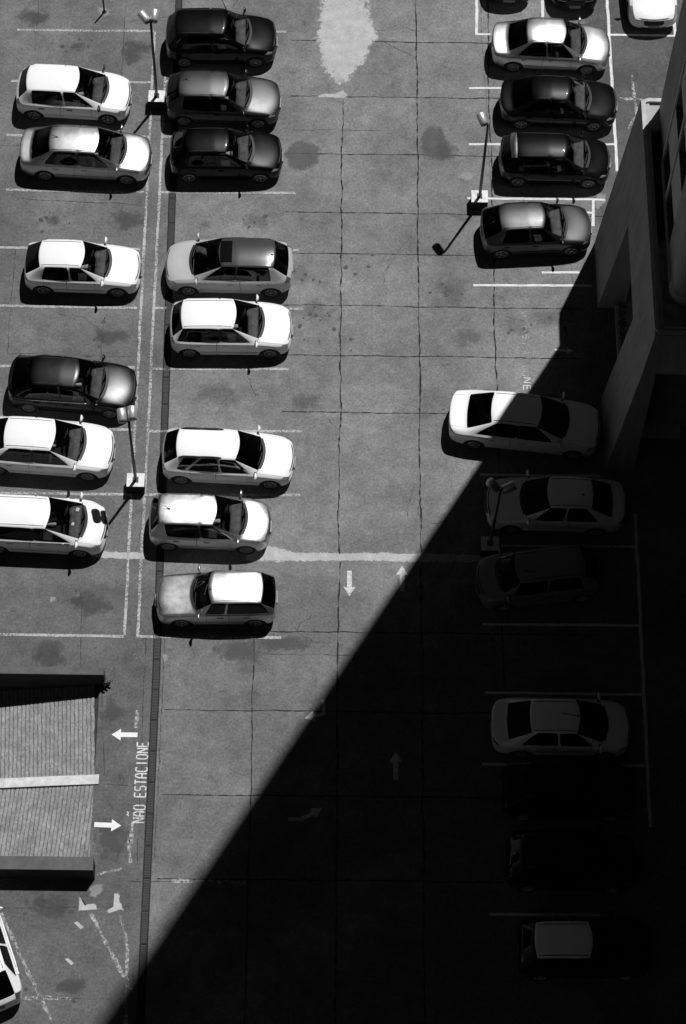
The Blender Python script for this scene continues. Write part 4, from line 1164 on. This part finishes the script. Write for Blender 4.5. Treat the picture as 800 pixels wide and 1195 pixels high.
tpart(box_obj('podium_ceiling', M['void'], None, xt+.3, 30, YN+.70, YF-.1, 4.9, TZ-.52))
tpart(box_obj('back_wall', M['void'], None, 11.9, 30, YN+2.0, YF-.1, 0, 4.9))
tpart(box_obj('far_wall', M['wall'], None, xt+.262, 30, YF-.35, YF-.002, 0, TZ-.5))
# pavement behind the piers with a planting strip
pl = box_obj('planting_bed', M['wall2'], None, 9.98, 11.88, 39.0, 46.1, 0, .16, bev=.02, label='raised planting bed behind the battered piers of the tower', category='planter')
bm = bmesh.new()
for k in range(520):
    y = random.uniform(40.6, 45.6); x = 10.08+abs(random.gauss(0, .10)); z = .2+random.random()*.28
    a = random.random()*6.28; t = random.uniform(-.8, .8); s = random.uniform(.03, .07)
    d = Vector((math.cos(a)*math.cos(t), math.sin(a)*math.cos(t), math.sin(t))); n = d.orthogonal().normalized()
    c = Vector((x, y, z)); bm.faces.new([bm.verts.new(c+q) for q in (d*s, n*s*.5, -d*s, -n*s*.5)])
for k in range(40):
    y = random.uniform(40.6, 45.6); x = 10.08+abs(random.gauss(0, .08)); add_tube(bm, [(x, y, .155), (x+.02, y, .4)], .008, 4)
from_bm('low_hedge', bm, M['leaf'], None, label='row of low plants along the bed behind the tower piers', category='plants')
# shaft
XT, YS, YE, TOP = 10.64, 39.45, 46.58, 86.0
FH = 2.75; Z0 = TZ-.07
wy = [(41.42, 42.92), (43.2, 44.45)]
bm = bmesh.new(); SP = []
nfl = 28; win = []
def quad(b, *c): b.faces.new([b.verts.new(q) for q in c])
ycuts = [YS+.42, 41.42, 42.92, 43.2, 44.45, YE]
zc = [0]
for k in range(nfl): zc += [7.5+k*FH, 8.65+k*FH]
zc.append(TOP)
for j in range(len(zc)-1):
    for i in range(5):
        if j % 2 == 1 and (ycuts[i], ycuts[i+1]) in [tuple(q) for q in wy]:
            win.append((ycuts[i], ycuts[i+1], zc[j], zc[j+1])); continue
        y0, y1, z0, z1 = ycuts[i], ycuts[i+1], zc[j], zc[j+1]
        if i in (1, 3) and j > 0: SP.append((y0, y1, z0, z1)); continue
        quad(bm, (XT, y0, z0), (XT, y0, z1), (XT, y1, z1), (XT, y1, z0))
# rounded near corner and the other faces
n = 10; cx, cy, rr = XT+.42, YS+.42, .42; prev = None
for k in range(n+1):
    a = math.pi+math.pi/2*k/n; x, y = cx+rr*math.cos(a), cy+rr*math.sin(a)
    if prev: quad(bm, (*prev, 0), (x, y, 0), (x, y, TOP), (*prev, TOP)) if False else bm.faces.new([bm.verts.new(c) for c in ((prev[0], prev[1], 0), (x, y, 0), (x, y, TOP), (prev[0], prev[1], TOP))])
    prev = (x, y)
quad(bm, (cx, YS, 0), (32, YS, 0), (32, YS, TOP), (cx, YS, TOP)); quad(bm, (XT, YE, 0), (XT, YE, TOP), (32, YE, TOP), (32, YE, 0))
quad(bm, (32, YS, 0), (32, YE, 0), (32, YE, TOP), (32, YS, TOP)); quad(bm, (XT, YS+.42, TOP), (cx, YS, TOP), (32, YS, TOP), (32, YE, TOP), (XT, YE, TOP))
bmesh.ops.remove_doubles(bm, verts=bm.verts[:], dist=.0005)
tpart(from_bm('wall', bm, M['wall'])); 
for y0, y1, z0, z1 in SP:
    b_ = bmesh.new(); quad(b_, (XT, y0, z0), (XT, y0, z1), (XT, y1, z1), (XT, y1, z0)); bmesh.ops.reverse_faces(b_, faces=b_.faces[:])
    me_ = bpy.data.meshes.new('spandrel'); b_.to_mesh(me_); b_.free(); me_.materials.append(M['wall2']); tpart(link('spandrel', me_))
# a pilaster between the window bays, plinth ring at the corner
tpart(box_obj('pilaster', M['wall2'], None, XT-.03, XT-.003, 42.97, 43.15, Z0+.002, TOP-1))
tpart(box_obj('pilaster', M['wall2'], None, XT-.03, XT-.003, 44.52, 44.66, Z0+.002, TOP-1))
bm = bmesh.new(); add_tube(bm, [(cx, cy, Z0+.002), (cx, cy, Z0+.30), (cx, cy, Z0+.36)], [.50, .50, .43], 28); tpart(from_bm('corner_plinth', bm, M['wall2'], None, True))
tpart(box_obj('plinth', M['wall2'], None, XT-.07, XT-.003, YS+.5, 44.5, Z0+.002, Z0+.16))
def window(y0, y1, z0, z1):
    bm = bmesh.new(); d = .26
    quad(bm, (XT, y0, z0), (XT+d, y0, z0), (XT+d, y0, z1), (XT, y0, z1)); quad(bm, (XT, y1, z0), (XT, y1, z1), (XT+d, y1, z1), (XT+d, y1, z0))
    quad(bm, (XT, y0, z0), (XT, y1, z0), (XT+d, y1, z0), (XT+d, y0, z0)); quad(bm, (XT, y0, z1), (XT+d, y0, z1), (XT+d, y1, z1), (XT, y1, z1))
    for a in (y0, (y0+y1)/2-.02, y1-.045): add_box(bm, XT+d-.06, XT+d-.01, a+.002, a+.043, z0+.002, z1-.002)
    for a in (z0, z1-.045): add_box(bm, XT+d-.058, XT+d-.012, y0+.003, y1-.003, a+.003, a+.043)
    me = bpy.data.meshes.new('window'); bmesh.ops.recalc_face_normals(bm, faces=bm.faces[:]); bm.to_mesh(me); bm.free(); me.materials.append(M['frame'])
    bm = bmesh.new(); quad(bm, (XT+d-.03, y0, z0), (XT+d-.03, y0, z1), (XT+d-.03, y1, z1), (XT+d-.03, y1, z0)); bmesh.ops.reverse_faces(bm, faces=bm.faces[:])
    mp = bpy.data.meshes.new('pane'); bm.to_mesh(mp); bm.free(); mp.materials.append(M['pane'])
    return me, mp
for (y0, y1) in wy:
    me, mp = window(y0, y1, 7.5, 8.65)
    for k in range(nfl):
        o = tpart(link('window', me)); o.location = (0, 0, k*FH)
        pn = link('pane', mp, None, o)
# interior darkness behind the panes
tpart(box_obj('room_core', M['cabin'], None, XT+.5, 31.9, YS+.5, YE-.1, 7.0, TOP-.5))
# the wing set back beside the tower, whose bulk keeps the lower right in shade
wing = empty('office_wing', (20, 20, 0), label='dark set-back wing of the offices beyond the right edge, with an added sky-blocking block', category='building')
def wpart(o): o.parent = wing; o.matrix_parent_inverse = Matrix.Translation((-20, -20, 0)); return o
wpart(box_obj('wall', M['wingstone'], None, 13.0, 40, -3, 37.0, 0, 84))
wpart(box_obj('south_sky_blocker', M['wingstone'], None, -45, 39.9, -30, -3.01, 0, 84.5))  # unseen block behind the camera, added to cut sky light

for d in DUMMY: bpy.data.materials.remove(d)
